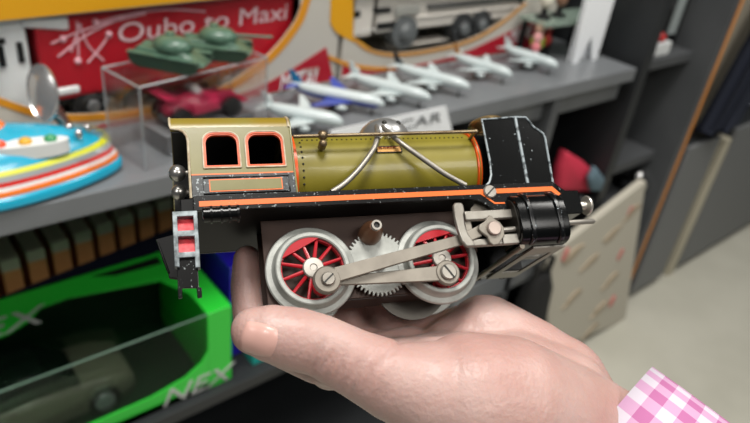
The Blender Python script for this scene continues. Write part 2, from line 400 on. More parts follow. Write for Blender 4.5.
# rods
def strap(p, q, w0, w1, y0, y1, name, m, ends=None):
    p, q = Vector((p[0], p[1])), Vector((q[0], q[1])); d = (q-p).normalized(); nn = Vector((-d.y, d.x))
    poly = [p+nn*w0, p-nn*w0, q-nn*w1, q+nn*w1]
    return B().prism([tuple(v) for v in poly], 'y', y0, y1).build(name, m, loco, .0003)
RP = (WX-1.0, -7.5)
cr = strap((PIN[0]+3, PIN[1]-.1), (RP[0]-3, RP[1]), 1.6, 3.0, 1.6, 3.0, 'coupling_rod', rodm)
for (x, z), r in ((RP, 5.0), (PIN, 4.4)):
    B().lathe([(r, 3.2), (r, 1.7), (r-.5, 1.2), (0, 1.2)], (x, 0, z), 'y', 36).build('rod_end', rodm, cr)
slotscrew(RP[0], 1.3, RP[1], 3.3, -58, nickel, cr)
mr = strap((PIN[0]+3.5, PIN[1]+1.6), (59, 4.7), 2.8, 2.1, -1.4, .2, 'connecting_rod', rodm)
B().lathe([(5.2, 1), (5.2, -1.0), (4.6, -1.7), (0, -1.7)], (PIN[0], 0, PIN[1]), 'y', 36).build('rod_end', rodm, mr)
slotscrew(PIN[0]+.2, -1.6, PIN[1], 2.6, 40, nickel, mr)
strapq = B().prism([(58, 2.4), (67.5, 5.4), (67.5, 10.2), (58, 6.6)], 'y', -1.6, -.2); strapq.build('rod_fork', rodm, mr, .0003)
# crosshead, slide bars, link, piston rod
xh = [(71.6, 13.6), (70.4, 12.4), (69.4, 11.2), (66.6, 9.8), (65.8, 8.2), (66.6, 6.6), (69.0, 4.6), (69.4, 2.2), (70.6, .8), (73.2, 1), (74.6, 2.6), (76.6, 4.6), (77, 8), (75.8, 10.4), (73.8, 11.8), (72.8, 13.2)]
x_ = B().prism(xh, 'y', -3.1, -1.6).build('crosshead', rodm, loco, .0004)
B().lathe([(3.0, -3), (3.0, -4.2), (2.6, -4.6), (0, -4.7)], (72.2, 0, 7.6), 'y', 28).build('crosshead_pin', mat('pinkish_steel', 'a3958c', .4, .7), x_)
B().box(62.2, 83.5, -.9, 1.4, 12.6, 16.6).build('slide_bar', nickel, loco, .0005)
B().box(63, 83.5, -.9, 1.4, 1.6, 4.6).build('slide_bar', nickel, loco, .0005)
B().prism([(76, 1.4), (83.5, 1.4), (83.5, 5.6), (76, 5.6)], 'y', -1.6, .2).build('guide_block', nickel, loco, .0004)
B().box(62.2, 65, .6, 2, 2, 15).build('guide_stay', rodm, loco, .0003)
lk = [(56.4, 18.2), (57.6, 19.2), (60, 19.2), (60.9, 18.2), (60.9, 15.4), (60.2, 13.8), (59.9, 9.6), (60.4, 5.8), (62.2, 2.4), (62.6, .6), (58.6, .5), (57, 3.2), (56.3, 8), (56.0, 13)]
B().prism(lk, 'y', -4.4, -2.4).build('motion_link', nickel, loco, .0006)
wp = [(67, 17), (67.6, 19.4), (69.2, 20.6), (70.4, 23), (72.4, 25), (74.4, 24.6), (76.6, 22), (80, 17.4)]
B().prism(wp, 'y', 3.6, 4.4).build('motion_bracket', rodm, loco, .0002)
B().tube([(76, -.6, 7.6), (85, -.6, 7.9)], 1.1, 14).build('piston_rod', nickel, loco)
for s in (1, -1):
    S = (lambda y: y) if s > 0 else mir
    cy = [(6, 23.4), (2, 23.2), (-1.5, 22), (-4, 20), (-5.6, 17.2), (-6.2, 13.5), (-6.2, 9), (-5.8, 5.6), (-4.6, 2.8), (-2.6, 1.2), (0, .6), (12, .6), (12, 23.4)]
    c = B().prism([(S(y), z) for y, z in cy], 'x', 83.4, 105.5).build('cylinder', black, loco, .0004)
    for xa in (87.4, 100.2):
        ol = [(y-.8 if y < 5 else y, z+(.6 if z > 18 and y < 5 else -.6 if z < 4 and y < 5 else 0)) for y, z in cy[:11]]
        B().prism([(S(y), z) for y, z in ol+[(0, 2), (0, 20)]], 'x', xa, xa+2.2).build('cylinder_rib', mat('rib_black_glints', '0a0b0c', .22, fleck='8d979b', fscale=600, fth=.66), c, .0005)  # pale flecks paint blue-white glints into the rib colour
    B().prism([(S(6+(y-6)*.86), 12+(z-12)*.86) for y, z in cy], 'x', 82.9, 83.6).build('cylinder_shade_cap', mat('opening_shade', '2a2824', .5, .5), c)  # dark cap stands in for the shade inside the cylinder's open end
    B().tube([(105, S(1), 9.6), (121.4, S(1), 9.6), (122.4, S(1), 9.6)], [1.15, 1.15, .5], 14).build('tail_rod', nickel, loco)
# tin cross plate joining the two cylinders underneath
B().prism([(91, 2), (106, 2), (106, 50), (91, 50)], 'z', -.2, .5, [[(94, 13), (103.4, 10), (103.4, 40), (94, 40)]]).build('cross_plate', mat('dull_tinplate', '7d7972', .45, .5), loco)
B().tube([(84.4, -1, .2), (84.4, 53, .2)], 1.1, 12).build('cross_rod', mat('dull_tin_rod', '7b7267', .4, .7), loco)
# rear steps
def steps(x0, x1, y0, y1):
    X = lambda t: x0+(x1-x0)*t
    o = B().prism([(x0, 22.4), (x0, 2), (X(.2), 1.6), (X(.2), 5), (X(.8), 5), (X(.8), 1), (x1, 1), (x1, 22.4)], 'y', y0, y0+3.6,
        [[(X(.19), 20.4), (X(.83), 20.4), (X(.83), 15), (X(.19), 15)], [(X(.19), 12.8), (X(.83), 12.8), (X(.83), 7), (X(.19), 7)]]).build('cab_step', greyworn, loco, .0002)
    for za, zb in ((14.6, 20.8), (6.8, 13)):
        B().prism([(y0+1.0, za), (y0+3.4, zb), (y0+4.2, zb), (y0+1.9, za)], 'x', X(.15), X(.87)).build('step_tread', red_step, o)
    B().prism([(X(.1), 5), (X(.9), 5), (X(.9), -5.8), (x1, -6), (x1, -9.4), (X(.82), -9.6), (X(.8), -5.9), (X(.25), -5.6), (X(.25), -9), (X(.08), -9.2)], 'y', y0+1.2, y0+2.4).build('step_hanger', black_worn, o, .0002)
    return o
steps(-50, -41.3, -.4, 0); 
b = B(); b.prism([(-57, 21), (-50, 22.6), (-47, 22.6), (-47, 6), (-49.8, 4.6), (-52.6, 5.4), (-54, 12)], 'y', 25, 27.4); b.tube([(-56.2, 24.8, 19.4), (-54.4, 24.7, 13), (-52.6, 24.7, 7)], .5, 8)
b.build('coupling_hook', satin, loco, .0004)
B().box(-47, -41, 2, 48, 21.6, 28).build('drag_beam', satin, loco, .0003)
b = B(); tk = [(2.3, 0), (2.6, .4), (2.6, 12.4), (2.3, 12.8)]
b.lathe([(0, 0), (1.9, .1), (2.7, .5), (2.8, 12.6), (2.1, 13.4), (0, 13.5)], (-39.8, -2.6, 19.6), 'x', 24); t = b.build('air_tank', black, loco)
for x in (-37, -33.4, -30.6, -27.6):
    B().loop_lathe([(3.3, 0), (3.3, .8), (2.6, .8), (2.6, 0)], (x, -2.6, 19.6), 'x', 24).build('tank_band', black_worn, t)

# ------------------------------------------------------------------ the hand that holds it
skin = mat('skin', 'a9857d', .42, col2='b59a93', vscale=28, sss=.25, bump=.3, bscale=600)
nailm = mat('fingernail', 'c49a90', .32, coat=.15)
def voxel_blend(parts, voxel, smooth):
    me = bpy.data.meshes.new('hand_tmp'); bm = bmesh.new()
    for ch in parts:                                     # chain of (x, y, z, r): tapered capsule with round ends
        m = MB(.001, BASE)
        pts = [Vector(c[:3]) for c in ch]
        for p, c in zip(pts, ch): m.ball(p, c[3], 28)
        if len(ch) > 1:
            for (p, q), (c, d) in zip(zip(pts, pts[1:]), zip(ch, ch[1:])):
                m2 = MB(.001, BASE); m2.tube([p.lerp(q, t) for t in (0, .25, .5, .75, 1)], [c[3]+(d[3]-c[3])*t for t in (0, .25, .5, .75, 1)], 28)
                t_ = bpy.data.meshes.new('t'); bmesh.ops.recalc_face_normals(m2.bm, faces=m2.bm.faces); m2.bm.to_mesh(t_); m2.bm.free(); bm.from_mesh(t_); bpy.data.meshes.remove(t_)
        t_ = bpy.data.meshes.new('t'); bmesh.ops.recalc_face_normals(m.bm, faces=m.bm.faces); m.bm.to_mesh(t_); m.bm.free(); bm.from_mesh(t_); bpy.data.meshes.remove(t_)
    bm.to_mesh(me); bm.free()
    o = bpy.data.objects.new('hand_tmp', me); COL.objects.link(o)
    r = o.modifiers.new('r', 'REMESH'); r.mode = 'VOXEL'; r.voxel_size = voxel
    s = o.modifiers.new('s', 'SMOOTH'); s.factor = .5; s.iterations = smooth
    dg = bpy.context.evaluated_depsgraph_get()
    out = bpy.data.meshes.new_from_object(o.evaluated_get(dg))
    bpy.data.objects.remove(o); bpy.data.meshes.remove(me)
    return out
chains = [
    # thumb, seen from its nail side
    [(-25.4, -9.5, -24.8, 8.0), (-20, -10, -26.3, 9.6), (-12, -10, -29.0, 10.6), (-4, -10, -32, 10.4), (6, -10, -38.5, 11.2), (20, -9, -46.5, 13.6), (34, -7, -52, 18)],
    [(34, -7, -52, 18), (48, -5, -56, 24), (62, -2, -59.5, 25.5), (80, 6, -66, 25), (100, 14, -72, 23)],
    # heel of the palm and wrist
    [(62, 38, -33, 14), (78, 36, -28.5, 18), (94, 33, -42.5, 19.6), (102.5, 30, -54, 22.3), (106, 26, -68, 21), (108, 22, -75, 22), (141, -4, -126, 26)],
    [(100, 14, -72, 22), (107, 12, -77, 22), (137, -12, -128, 25)],
    # hollow of the palm
    [(22, 4, -47, 11), (34, 14, -44, 12), (46, 24, -42, 14), (60, 26, -44, 17), (80, 22, -52, 22), (98, 22, -60, 22)],
    [(20, 27, -38, 10.5), (40, 30, -38, 12), (60, 34, -38, 14)],
    [(36, 44, -34, 11), (50, 44, -34, 12), (64, 42, -34, 14)],
    # fingers
    [(20, 28, -37, 10.2), (2, 32, -31.5, 9), (-14.5, 35, -22, 8), (-22.2, 36, -9, 7.1), (-22.6, 36, 2, 6.8), (-21.6, 36, 13.5, 6.0)],
    [(8, 50, -24, 7.5), (24, 54, -21, 7.5), (38, 56, -20, 7.5), (54, 54, -21, 8)], [(30, 40, -30, 9), (46, 46, -28, 9)],
    [(34, 42, -33.5, 10.4), (18, 45, -30, 9.4), (7, 49.5, -23, 8.6), (5.5, 50, -6, 7.9), (6.5, 49.5, 6, 7.3), (7.5, 48.5, 13, 6.5)],
    [(8, 38, -34, 9), (22, 38, -35, 10), (38, 34, -36, 11)],
    [(48, 47, -32, 10.4), (36, 51, -29, 9.4), (23, 54, -20, 8.6), (21, 54, -4, 7.8), (22, 52.5, 8, 7.1), (23, 51, 13.5, 6.3)],
    [(62, 50, -31, 9.8), (54, 55, -26, 8.4), (40, 57, -19, 8.2), (36, 57, -6, 7.4), (36, 56, 3, 6.6), (37, 55, 9, 5.8)],
    [(48, 54, -24, 9), (62, 50, -24, 11), (76, 42, -26, 14)],
]
hme = voxel_blend(chains, .0011, 7)
hme.name = 'hand'
hand = bpy.data.objects.new('person', hme); COL.objects.link(hand); hand.matrix_world = LM
hme.materials.clear(); hme.materials.append(skin)
hme.polygons.foreach_set('use_smooth', [True]*len(hme.polygons))
# creases at the thumb joint and across its base
def crease(p, d, width, depth, half):
    p = Vector(p); d = Vector(d).normalized()
    for v in hme.vertices:
        q = v.co*1000+BASE-p
        if q.length > half: continue
        t = q.dot(d)
        f = math.exp(-(t/width)**2)*(1-(q.length/half)**2)
        v.co -= v.normal*depth*f*.001
rw = random.Random(11)
for k in range(15):
    t = k/14; px, pz = -11+24*t, -33.5-15*t
    crease((px+rw.uniform(-.5, .5), -17.5+rw.uniform(-1, 1), pz+rw.uniform(-3, 1)), (.9, 0, -.45+rw.uniform(-.35, .25)), .75, (.75 if 1 < k < 8 else .45), rw.uniform(5, 9))
for p, d in (((20, -14, -36), (.6, 0, -.8)), ((30, 6, -36), (.8, .2, .5)), ((92, 10, -44), (.6, -.3, .8))):
    crease(p, d, 1.0, .9, 16)
tag(hand, 'open hand in a pink gingham cuff holding the tin locomotive on its palm', 'person')
# thumb nail, laid on the surface of the thumb tip
from mathutils.bvhtree import BVHTree
bt = BVHTree.FromPolygons([v.co*1000+BASE for v in hme.vertices], [tuple(p.vertices) for p in hme.polygons])
ax = Vector((-.93, 0, .30)).normalized(); nrm = Vector((-.1, -.95, -.3)); nrm = (nrm-ax*nrm.dot(ax)).normalized(); wv = ax.cross(nrm)
NC = Vector((-24.4, -10, -27.0)); b = B(); G = 12; g0, g1 = [], []
for i in range(G+1):
    u = -1+2*i/G; ra, rb = [], []
    for j in range(G+1):
        v = -1+2*j/G
        su, sv = u*math.sqrt(1-.30*v*v), v*math.sqrt(1-.22*u*u)
        o_ = NC+ax*su*5.8+wv*sv*5.3+nrm*25
        h_ = bt.ray_cast(o_, -nrm)[0] or NC
        e_ = max(abs(u), abs(v))
        ra.append(b.v(h_+nrm*(.55-.5*e_**6))); rb.append(b.v(h_-nrm*.9))
    g0.append(ra); g1.append(rb)
for i in range(G):
    for j in range(G):
        b.face([g0[i][j], g0[i+1][j], g0[i+1][j+1], g0[i][j+1]]); b.face([g1[i][j], g1[i][j+1], g1[i+1][j+1], g1[i+1][j]])
for i in range(G):
    b.face([g0[i][0], g1[i][0], g1[i+1][0], g0[i+1][0]]); b.face([g0[i][G], g0[i+1][G], g1[i+1][G], g1[i][G]])
    b.face([g0[0][i], g0[0][i+1], g1[0][i+1], g1[0][i]]); b.face([g0[G][i], g1[G][i], g1[G][i+1], g0[G][i+1]])
b.build('thumbnail', nailm, hand, ang=60)
# shirt cuff
gm = bpy.data.materials.new('pink_gingham'); gm.use_nodes = True
N = gm.node_tree.nodes; K = gm.node_tree.links; bs = N['Principled BSDF']; bs.inputs['Roughness'].default_value = .85
uv = N.new('ShaderNodeUVMap'); sp = N.new('ShaderNodeSeparateXYZ'); K.new(uv.outputs['UV'], sp.inputs[0])
def stripe(sock):
    m1 = N.new('ShaderNodeMath'); m1.operation = 'FRACT'; K.new(sock, m1.inputs[0])
    m2 = N.new('ShaderNodeMath'); m2.operation = 'GREATER_THAN'; m2.inputs[1].default_value = .5; K.new(m1.outputs[0], m2.inputs[0]); return m2.outputs[0]
ad = N.new('ShaderNodeMath'); ad.operation = 'ADD'; K.new(stripe(sp.outputs[0]), ad.inputs[0]); K.new(stripe(sp.outputs[1]), ad.inputs[1])
dv = N.new('ShaderNodeMath'); dv.operation = 'DIVIDE'; dv.inputs[1].default_value = 2; K.new(ad.outputs[0], dv.inputs[0])
cr_ = N.new('ShaderNodeValToRGB'); cr_.color_ramp.interpolation = 'CONSTANT'
cr_.color_ramp.elements[0].color = lin('bfb7c2'); cr_.color_ramp.elements[1].position = .75; cr_.color_ramp.elements[1].color = lin('a8628f')
e = cr_.color_ramp.elements.new(.25); e.color = lin('b98fae')
K.new(dv.outputs[0], cr_.inputs['Fac']); K.new(cr_.outputs['Color'], bs.inputs['Base Color'])
axd = Vector((.54, -.40, -.84)).normalized(); e1 = Vector((.84, .1, .54)); e1 = (e1-axd*e1.dot(axd)).normalized(); e2 = axd.cross(e1)
HC = Vector((109, 19, -75)); bm = bmesh.new(); uvl = bm.loops.layers.uv.new('UVMap'); rows = []; n = 64
prof = [(0, 36.3), (0, 38), (14, 38.6), (30, 39), (60, 40), (85, 41), (85, 39), (30, 37), (2, 36)]
for h, r in prof:
    rows.append([(bm.verts.new((HC+axd*h+(e1*math.cos(2*PI*j/n)*r+e2*math.sin(2*PI*j/n)*(r-7))*(1+.012*math.sin(10*PI*j/n))-BASE)*.001), j, h) for j in range(n)])
for a, c in zip(rows, rows[1:]+rows[:1]):
    for j in range(n):
        k = (j+1) % n; f = bm.faces.new([a[j][0], a[k][0], c[k][0], c[j][0]]); f.smooth = True
        for lp_, (jj, hh) in zip(f.loops, ((j, a[0][2]), (j+1, a[0][2]), (j+1, c[0][2]), (j, c[0][2]))): lp_[uvl].uv = (jj/n*19, hh/11.5)
bmesh.ops.recalc_face_normals(bm, faces=bm.faces)
me = bpy.data.meshes.new('shirt_cuff'); bm.to_mesh(me); bm.free(); me.materials.append(gm)
o = bpy.data.objects.new('shirt_cuff', me); COL.objects.link(o); o.parent = hand

# ------------------------------------------------------------------ the shop: setting
def RB(): return MB()
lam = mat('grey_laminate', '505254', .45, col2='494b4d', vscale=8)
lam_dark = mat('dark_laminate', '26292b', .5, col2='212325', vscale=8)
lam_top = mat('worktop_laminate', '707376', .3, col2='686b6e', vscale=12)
floor_m = mat('pale_floor', 'bab8ab', .5, col2='b0aea1', vscale=6)
white = mat('white_plastic', 'd9dcdc', .35); whitep = mat('white_paper', 'eceff2', .7)
blackp = mat('black_plastic', '0c0d0e', .4); rubber = mat('black_rubber', '141414', .7)
tag(RB().box(-2.5, 5, -2.5, 3, -.05, 0).build('floor', floor_m), kind='structure')
tag(RB().box(-2.5, 5, 1.3, 1.36, 0, 2.7).build('wall_back', mat('back_wall_paint', '3a3a3a', .8)), kind='structure')

# shop counter with open bays underneath
T = .756
ct = empty('display_counter', (.3, .8, 0)); tag(ct, 'long grey laminate shop counter with open bays under its worktop', 'counter')
def part(name, m, par, *dims, bevel=.001):
    lo = par.matrix_world.translation if par.type == 'EMPTY' else Vector()
    p = par.location
    b = RB(); b.off = Vector(p); b.box(*dims); return b.build(name, m, par, bevel)
part('worktop', lam_top, ct, -.7, 1.2, .602, 1.0, T-.025, T)
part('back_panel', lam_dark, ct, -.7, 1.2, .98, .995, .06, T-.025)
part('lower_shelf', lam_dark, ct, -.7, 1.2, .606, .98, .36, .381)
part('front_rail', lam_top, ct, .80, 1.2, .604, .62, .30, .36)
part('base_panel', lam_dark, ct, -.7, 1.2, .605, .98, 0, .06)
for x in (-.7, .78, .955):
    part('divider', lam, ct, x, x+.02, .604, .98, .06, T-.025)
for x0, x1 in ((.80, .955), (.975, 1.2)):
    part('apron_rail', lam_top, ct, x0, x1, .625, .645, .685, .727)

# tall bookcase at the end of the counter
bk = empty('tall_bookcase', (1.42, .8, 0)); tag(bk, 'tall dark grey bookcase standing at the right end of the counter', 'bookcase')
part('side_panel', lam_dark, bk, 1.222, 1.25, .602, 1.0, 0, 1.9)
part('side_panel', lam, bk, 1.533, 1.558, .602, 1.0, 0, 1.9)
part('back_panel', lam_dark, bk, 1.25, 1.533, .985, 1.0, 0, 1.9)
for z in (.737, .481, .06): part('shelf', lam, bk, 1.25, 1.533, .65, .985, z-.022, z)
part('edge_strip', mat('orange_wood_edge', 'cf8a45', .5), bk, 1.558, 1.567, .6, .62, 0, 1.9, bevel=0)

# low grey cabinets further right
for x0, x1, lab in ((1.60, 1.78, 'narrow grey cabinet front right beside the orange edged bookcase'), (1.87, 2.9, 'wide grey cabinet beyond the dark gap, farthest right')):
    c = empty('low_cabinet', ((x0+x1)/2, .75, 0)); tag(c, lab, 'cabinet')
    part('body', lam_dark, c, x0, x1, .612, .95, 0.02, .5); part('door', mat('cabinet_front', '6a6c6d', .5), c, x0+.004, x1-.004, .6, .612, 0.03, .495); part('plinth', lam_dark, c, x0+.01, x1-.01, .62, .93, 0, .02)  # body darkened to paint in the shade of the gap between cabinets
tag(RB().box(1.836, 1.866, .602, .66, 0, .47).build('beige_board', mat('beige_board', 'b3ad99', .7), bevel=.002), 'narrow beige board standing in the gap between the grey cabinets', 'board')

# hanging clothes
def drape(name, m, x0, x1, y, z0, z1, lean, folds, amp, label, grp=None):
    b = RB(); nx, nz = 36, 14; fr, bkk = [], []
    for i in range(nz+1):
        t = i/nz; z = z1+(z0-z1)*t
        fr.append([(x0+(x1-x0)*j/nx+lean*t+.012*math.sin(3*t+j), y-amp*(.4+.6*t)*math.sin(folds*2*PI*j/nx+t), z+.01*math.sin(j*.7)*t) for j in range(nx+1)])
    rings = [r+[(p[0], p[1]+.03, p[2]) for p in r[::-1]] for r in fr]
    b.loft(rings); o = b.build(name, m, ang=80); tag(o, label, 'clothes', grp); return o
navy = mat('navy_cloth', '171c2a', .9); patt = mat('patterned_cloth', '20242f', .9, fleck='aab0bb', fscale=70, fth=.52)
drape('hanging_coat', navy, 1.92, 2.05, .59, .53, 1.35, -.27, 3, .012, 'dark navy coat hanging above the narrow grey cabinet')
drape('hanging_blouse', patt, 2.06, 2.30, .655, .52, 1.35, -.22, 4, .012, 'navy blouse with pale speckled pattern hanging at far right')
drape('hanging_scarf', mat('maroon_cloth', '6e3240', .9, col2='b08a7a', vscale=30), 2.02, 2.12, .72, .51, 1.35, -.22, 2, .01, 'maroon and tan scarf hanging between coat and blouse')
tag(RB().box(1.66, 1.86, .665, .68, .501, 1.6).build('tall_beige_panel', mat('beige_panel', '9d9686', .7), bevel=.002), 'tall beige panel standing behind the hanging coat', 'panel')

# patterned board leaning before the bookcase
bp_m = mat('cream_print', 'b5b0a2', .7)
Pq = [at(553, 262, y=.56), at(652, 184, y=.56), at(624, 322, y=.56), at(604, 352, y=.56), at(548, 352, y=.56)]
Pq = [Vector((p.x, .575 if k < 2 else .56, max(p.z, .0))) for k, p in enumerate(Pq)]
b = RB(); b.loft([[tuple(p) for p in Pq], [tuple(p+Vector((0, .018, 0))) for p in Pq]]); pb = b.build('printed_board', bp_m, bevel=.002)
tag(pb, 'cream board printed with small brown and red figures leaning before the bookcase', 'board')
rr = random.Random(5)
bro, rdm = mat('print_brown', 'a39580', .7), mat('print_red', 'b87069', .7)
def pfig(cx, cz, s, rot, m, nm):
    b = RB(); yy = .566
    pts = [(cx+s*(1+.35*math.sin(3*a+cx*40))*math.cos(a)*1.7*math.cos(rot)-s*.6*math.sin(a)*math.sin(rot), cz+s*(1+.3*math.sin(2*a+cz*30))*math.sin(a)*.6*math.cos(rot)+s*1.7*math.cos(a)*math.sin(rot)) for a in [2*PI*k/16 for k in range(16)]]
    d = .015*max(0, min(1, (cz-.1)/.35))
    b.prism(pts, 'y', .5585+d-.001, .565+d); b.build(nm, m, pb)
for px, py in ((614, 236), (592, 262), (610, 280), (575, 256), (598, 308), (572, 298), (588, 330), (634, 214)):
    p = at(px, py, y=.565); pfig(p.x, p.z, .019, .5, bro, 'printed_figure')
for px, py in ((632, 214), (621, 255), (611, 300), (568, 256)):
    p = at(px, py, y=.565); pfig(p.x, p.z, .010, 1.3, rdm, 'printed_figure')
# black bag before it
b = RB(); rg = []
for z, w, d in ((0, .05, .035), (.02, .06, .04), (.2, .055, .036), (.33, .045, .025), (.36, .034, .012)):
    rg.append([(1.0+w*.8*math.cos(a)*abs(math.cos(a))**-.35, .555+d*math.sin(a), z) for a in [2*PI*(k+.37)/20 for k in range(20)]])
b.loft(rg); bg = b.build('black_bag', rubber, ang=60); tag(bg, 'black cloth bag standing on the floor beside the printed board', 'bag')
RB().tube([(.98, .555, .35), (.975, .555, .395), (1.0, .555, .415), (1.025, .555, .395), (1.02, .555, .35)], .006, 8).build('handle', rubber, bg)

# ------------------------------------------------------------------ boxed toys on the worktop
yel = mat('yellow_card', 'd69a17', .4); cardw = mat('white_card', 'b9b5ac', .5); redc = mat('red_card', 'a5182a', .4); orc = mat('orange_card', 'd28c1e', .4)
film = mat('clear_film', 'ffffff', .03, trans=1, ior=1.1, alpha=.12)
def carton(name, org, rz, L, D, H, win, label, group=None):
    r = empty(name, org, rz); tag(r, label, 'boxed toy', group)
    RB().prism([(0, 0), (L, 0), (L, H), (0, H)], 'y', 0, .002, [win]).build('front_panel', cardw, r)
    b = RB(); b.box(0, .002, .002, D, 0, H); b.box(L-.002, L, .002, D, 0, H); b.box(.002, L-.002, .002, D, 0, .002); b.box(.002, L-.002, .002, D, H-.002, H); b.box(.002, L-.002, D-.002, D, .002, H-.002)
    b.build('carton', cardw, r); 
    wf = RB().prism(win, 'y', .0022, .0026).build('window_film', film, r)
    return r
def face_pt(org, rz, px, py):                        # point of a carton's front in its own (x, z)
    n = Vector((math.sin(rz), -math.cos(rz), 0)); d = CAMROOM(px, py); t = (Vector(org)-EYE).dot(n)/d.dot(n); p = EYE+d*t-Vector(org)
    return (p.x*math.cos(rz)+p.y*math.sin(rz), p.z)
def CAMROOM(px, py): return CAMROT @ Vector((px-375, 211.5-py, 650)) / 650
def bez(P, k=6): return [(v.x, v.y) for v in smoothpath([(x, y, 0) for x, y in P], k)]
H1 = .27
r1 = math.radians(4.2); L1 = .60; o1 = Vector((.592, .766, T+.0005))-Vector((math.cos(r1), math.sin(r1), 0))*L1
F1 = lambda px, py: face_pt(o1, r1, px, py)
def clampf(P, L, H, e=.003): return [(min(max(x, e), L-e), min(max(z, e), H-e)) for x, z in P]
win1 = bez([F1(*q) for q in ((-4, 96), (60, 114), (140, 108), (210, 92), (262, 60), (292, 26), (302, 3), (305, -12))], 5)
a_, b_ = F1(150, 6), F1(-4, 22)
win1 = [F1(-4, 22)]+win1[:-6]+[F1(300, -9)]
cA = carton('toy_truck_carton', o1, r1, L1, .16, H1, win1, 'yellow and white window carton with a red trailer truck inside, behind the tanks')
def printed(par, poly, m, name='printed_area', y0=-.0007, y1=.0): return RB().prism(poly, 'y', y0, y1).build(name, m, par, smooth=False)
# yellow top band, curved orange border, red corner
topz = H1-.004
printed(cA, [F1(-4, 21), F1(150, 5), F1(300, -10), (L1-.004, F1(300, -10)[1]), (L1-.004, topz), (.004, topz), (.004, F1(-4, 21)[1])], yel, 'yellow_band')
edge = [F1(*q) for q in ((-4, 96), (60, 114), (140, 108), (210, 92), (262, 60), (292, 26), (302, 3), (305, -10))]
edge2 = [F1(*q) for q in ((-4, 104), (60, 121), (142, 115), (214, 98), (268, 64), (299, 28), (309, 4), (313, -10))]
printed(cA, bez(edge, 5)+bez(edge2, 5)[::-1], orc, 'curved_border', -.0009)
redp = [F1(*q) for q in ((0, 137), (60, 133), (100, 125), (140, 118), (220, 100), (273, 80), (326, 47))]
redp = bez(redp, 3)+[(L1-.003, .003), (.003, .003)]
printed(cA, clampf(redp, L1, H1), redc, 'red_corner', -.0008)
def facetext(par, F, txt, px0, py0, px1, py1, size, m, y=-.0012, sx=1, shear=.2, name='lettering'):
    p, q = F(px0, py0), F(px1, py1); a = math.atan2(q[1]-p[1], q[0]-p[0])
    M = Matrix.Translation((p[0], y, p[1])) @ Matrix.Rotation(-a, 4, 'Y') @ Matrix.Rotation(PI/2, 4, 'X')
    o = text_mesh(name, txt, size, m, par, M, .0002, shear, sx)
    w = max(v.co.x for v in o.data.vertices)-p[0]; wt = q[0]-p[0]
    T0 = Matrix.Translation((p[0], 0, 0)) @ Matrix.Diagonal((wt/max(w, 1e-6), 1, 1, 1)) @ Matrix.Translation((-p[0], 0, 0))
    o.data.transform(T0); return o
facetext(cA, F1, 'METAL', 278, 91, 318, 84, .036, whitep)
facetext(cA, F1, 'SUPER', 287, 79, 318, 74, .016, cardw)
# second carton
o2 = Vector((.600, .764, T+.0005)); L2 = .532; r2 = 0
F2 = lambda px, py: face_pt(o2, r2, px, py)
win2p = [F2(*q) for q in ((353, 8), (353, 36), (366, 47), (392, 53), (430, 49), (470, 39), (500, 22), (524, 3), (530, -8))]
win2 = bez(win2p, 4)+[F2(353, -6)]
cB = carton('toy_crane_carton', o2, r2, L2, .16, H1, win2, 'white and red window carton with a pale grey truck inside, behind the airplanes')
printed(cB, bez([F2(330, 22), F2(336, 32), F2(353, 42), F2(372, 49.5)], 4)+[F2(353, 36), F2(353, -6), F2(331, -6)], yel, 'yellow_panel')
printed(cB, bez([F2(353, 36), F2(366, 47), F2(392, 53), F2(430, 49), F2(470, 39), F2(500, 22), F2(524, 3)], 4)+bez([F2(353, 40), F2(366, 51), F2(392, 57), F2(430, 53), F2(472, 42), F2(503, 24), F2(528, 3)], 4)[::-1], mat('tan_border', 'b98646', .5), 'curved_border', -.0009)
printed(cB, bez([F2(329, 55), F2(350, 63), F2(378, 67), F2(395, 66)], 4)+bez([F2(395, 69), F2(376, 70), F2(350, 67), F2(329, 59)], 4), orc, 'orange_line', -.0009)
printed(cB, clampf(bez([F2(330, 60), F2(350, 68), F2(378, 71), F2(420, 64), F2(460, 54), F2(500, 36), F2(528, 22), F2(540, 14)], 4)+[(L2-.003, .003), (.003, .003)], L2, H1), redc, 'red_corner')
facetext(cB, F2, 'METAL', 508, 43, 531, 38, .034, whitep)
facetext(cB, F2, 'SUPER', 512, 34, 532, 29, .015, cardw)

# the truck inside the first carton: cab, trailer, wheels
def in_carton(name, org, rz, label, cat): r = empty(name, org, rz); tag(r, label, cat); return r
tr = in_carton('toy_truck', o1+Vector((math.sin(r1), -math.cos(r1), 0))*-.012+Vector((0, 0, .003)), r1, 'toy truck with a white cab and red trailer behind the carton window', 'toy truck')
truckred = mat('truck_red', 'b01525', .4, col2='97101e', vscale=12)
zs = -.003
tA, tB_, tC, tD = F1(47, 88), F1(47, 22), F1(296, 2), F1(285, 58)
xa, xb = tA[0], F1(298, 20)[0]
RB().box(xa, xb, 0, .09, F1(150, 80)[1]+zs-.012, .235).build('trailer', truckred, tr, .003)
trl = mat('trail_white', 'd8a5ae', .6); letm = mat('trailer_lettering', 'd3b6bb', .6)
def trail(pts, r=.0012):
    P = [(F1(*q)[0], -.0008, F1(*q)[1]+zs) for q in pts]; RB().tube(smoothpath(P), r, 6).build('light_trail', trl, tr)
for pts in (((55, 47), (80, 36), (110, 26), (150, 16)), ((62, 60), (85, 42), (105, 30), (128, 20)), ((81, 24), (82, 45), (83, 66)), ((84, 26), (80, 40), (75, 55)), ((84, 26), (92, 48), (108, 64)), ((114, 37), (105, 50), (92, 66)),
            ((100, 26), (130, 18), (170, 12), (210, 14))): trail(pts)
b = RB()
for q in ((67, 42), (100, 25), (113, 37), (82, 64)): p = F1(*q); b.ball((p[0], -.001, p[1]+zs), .004, 12)
b.build('light_spark', trl, tr)
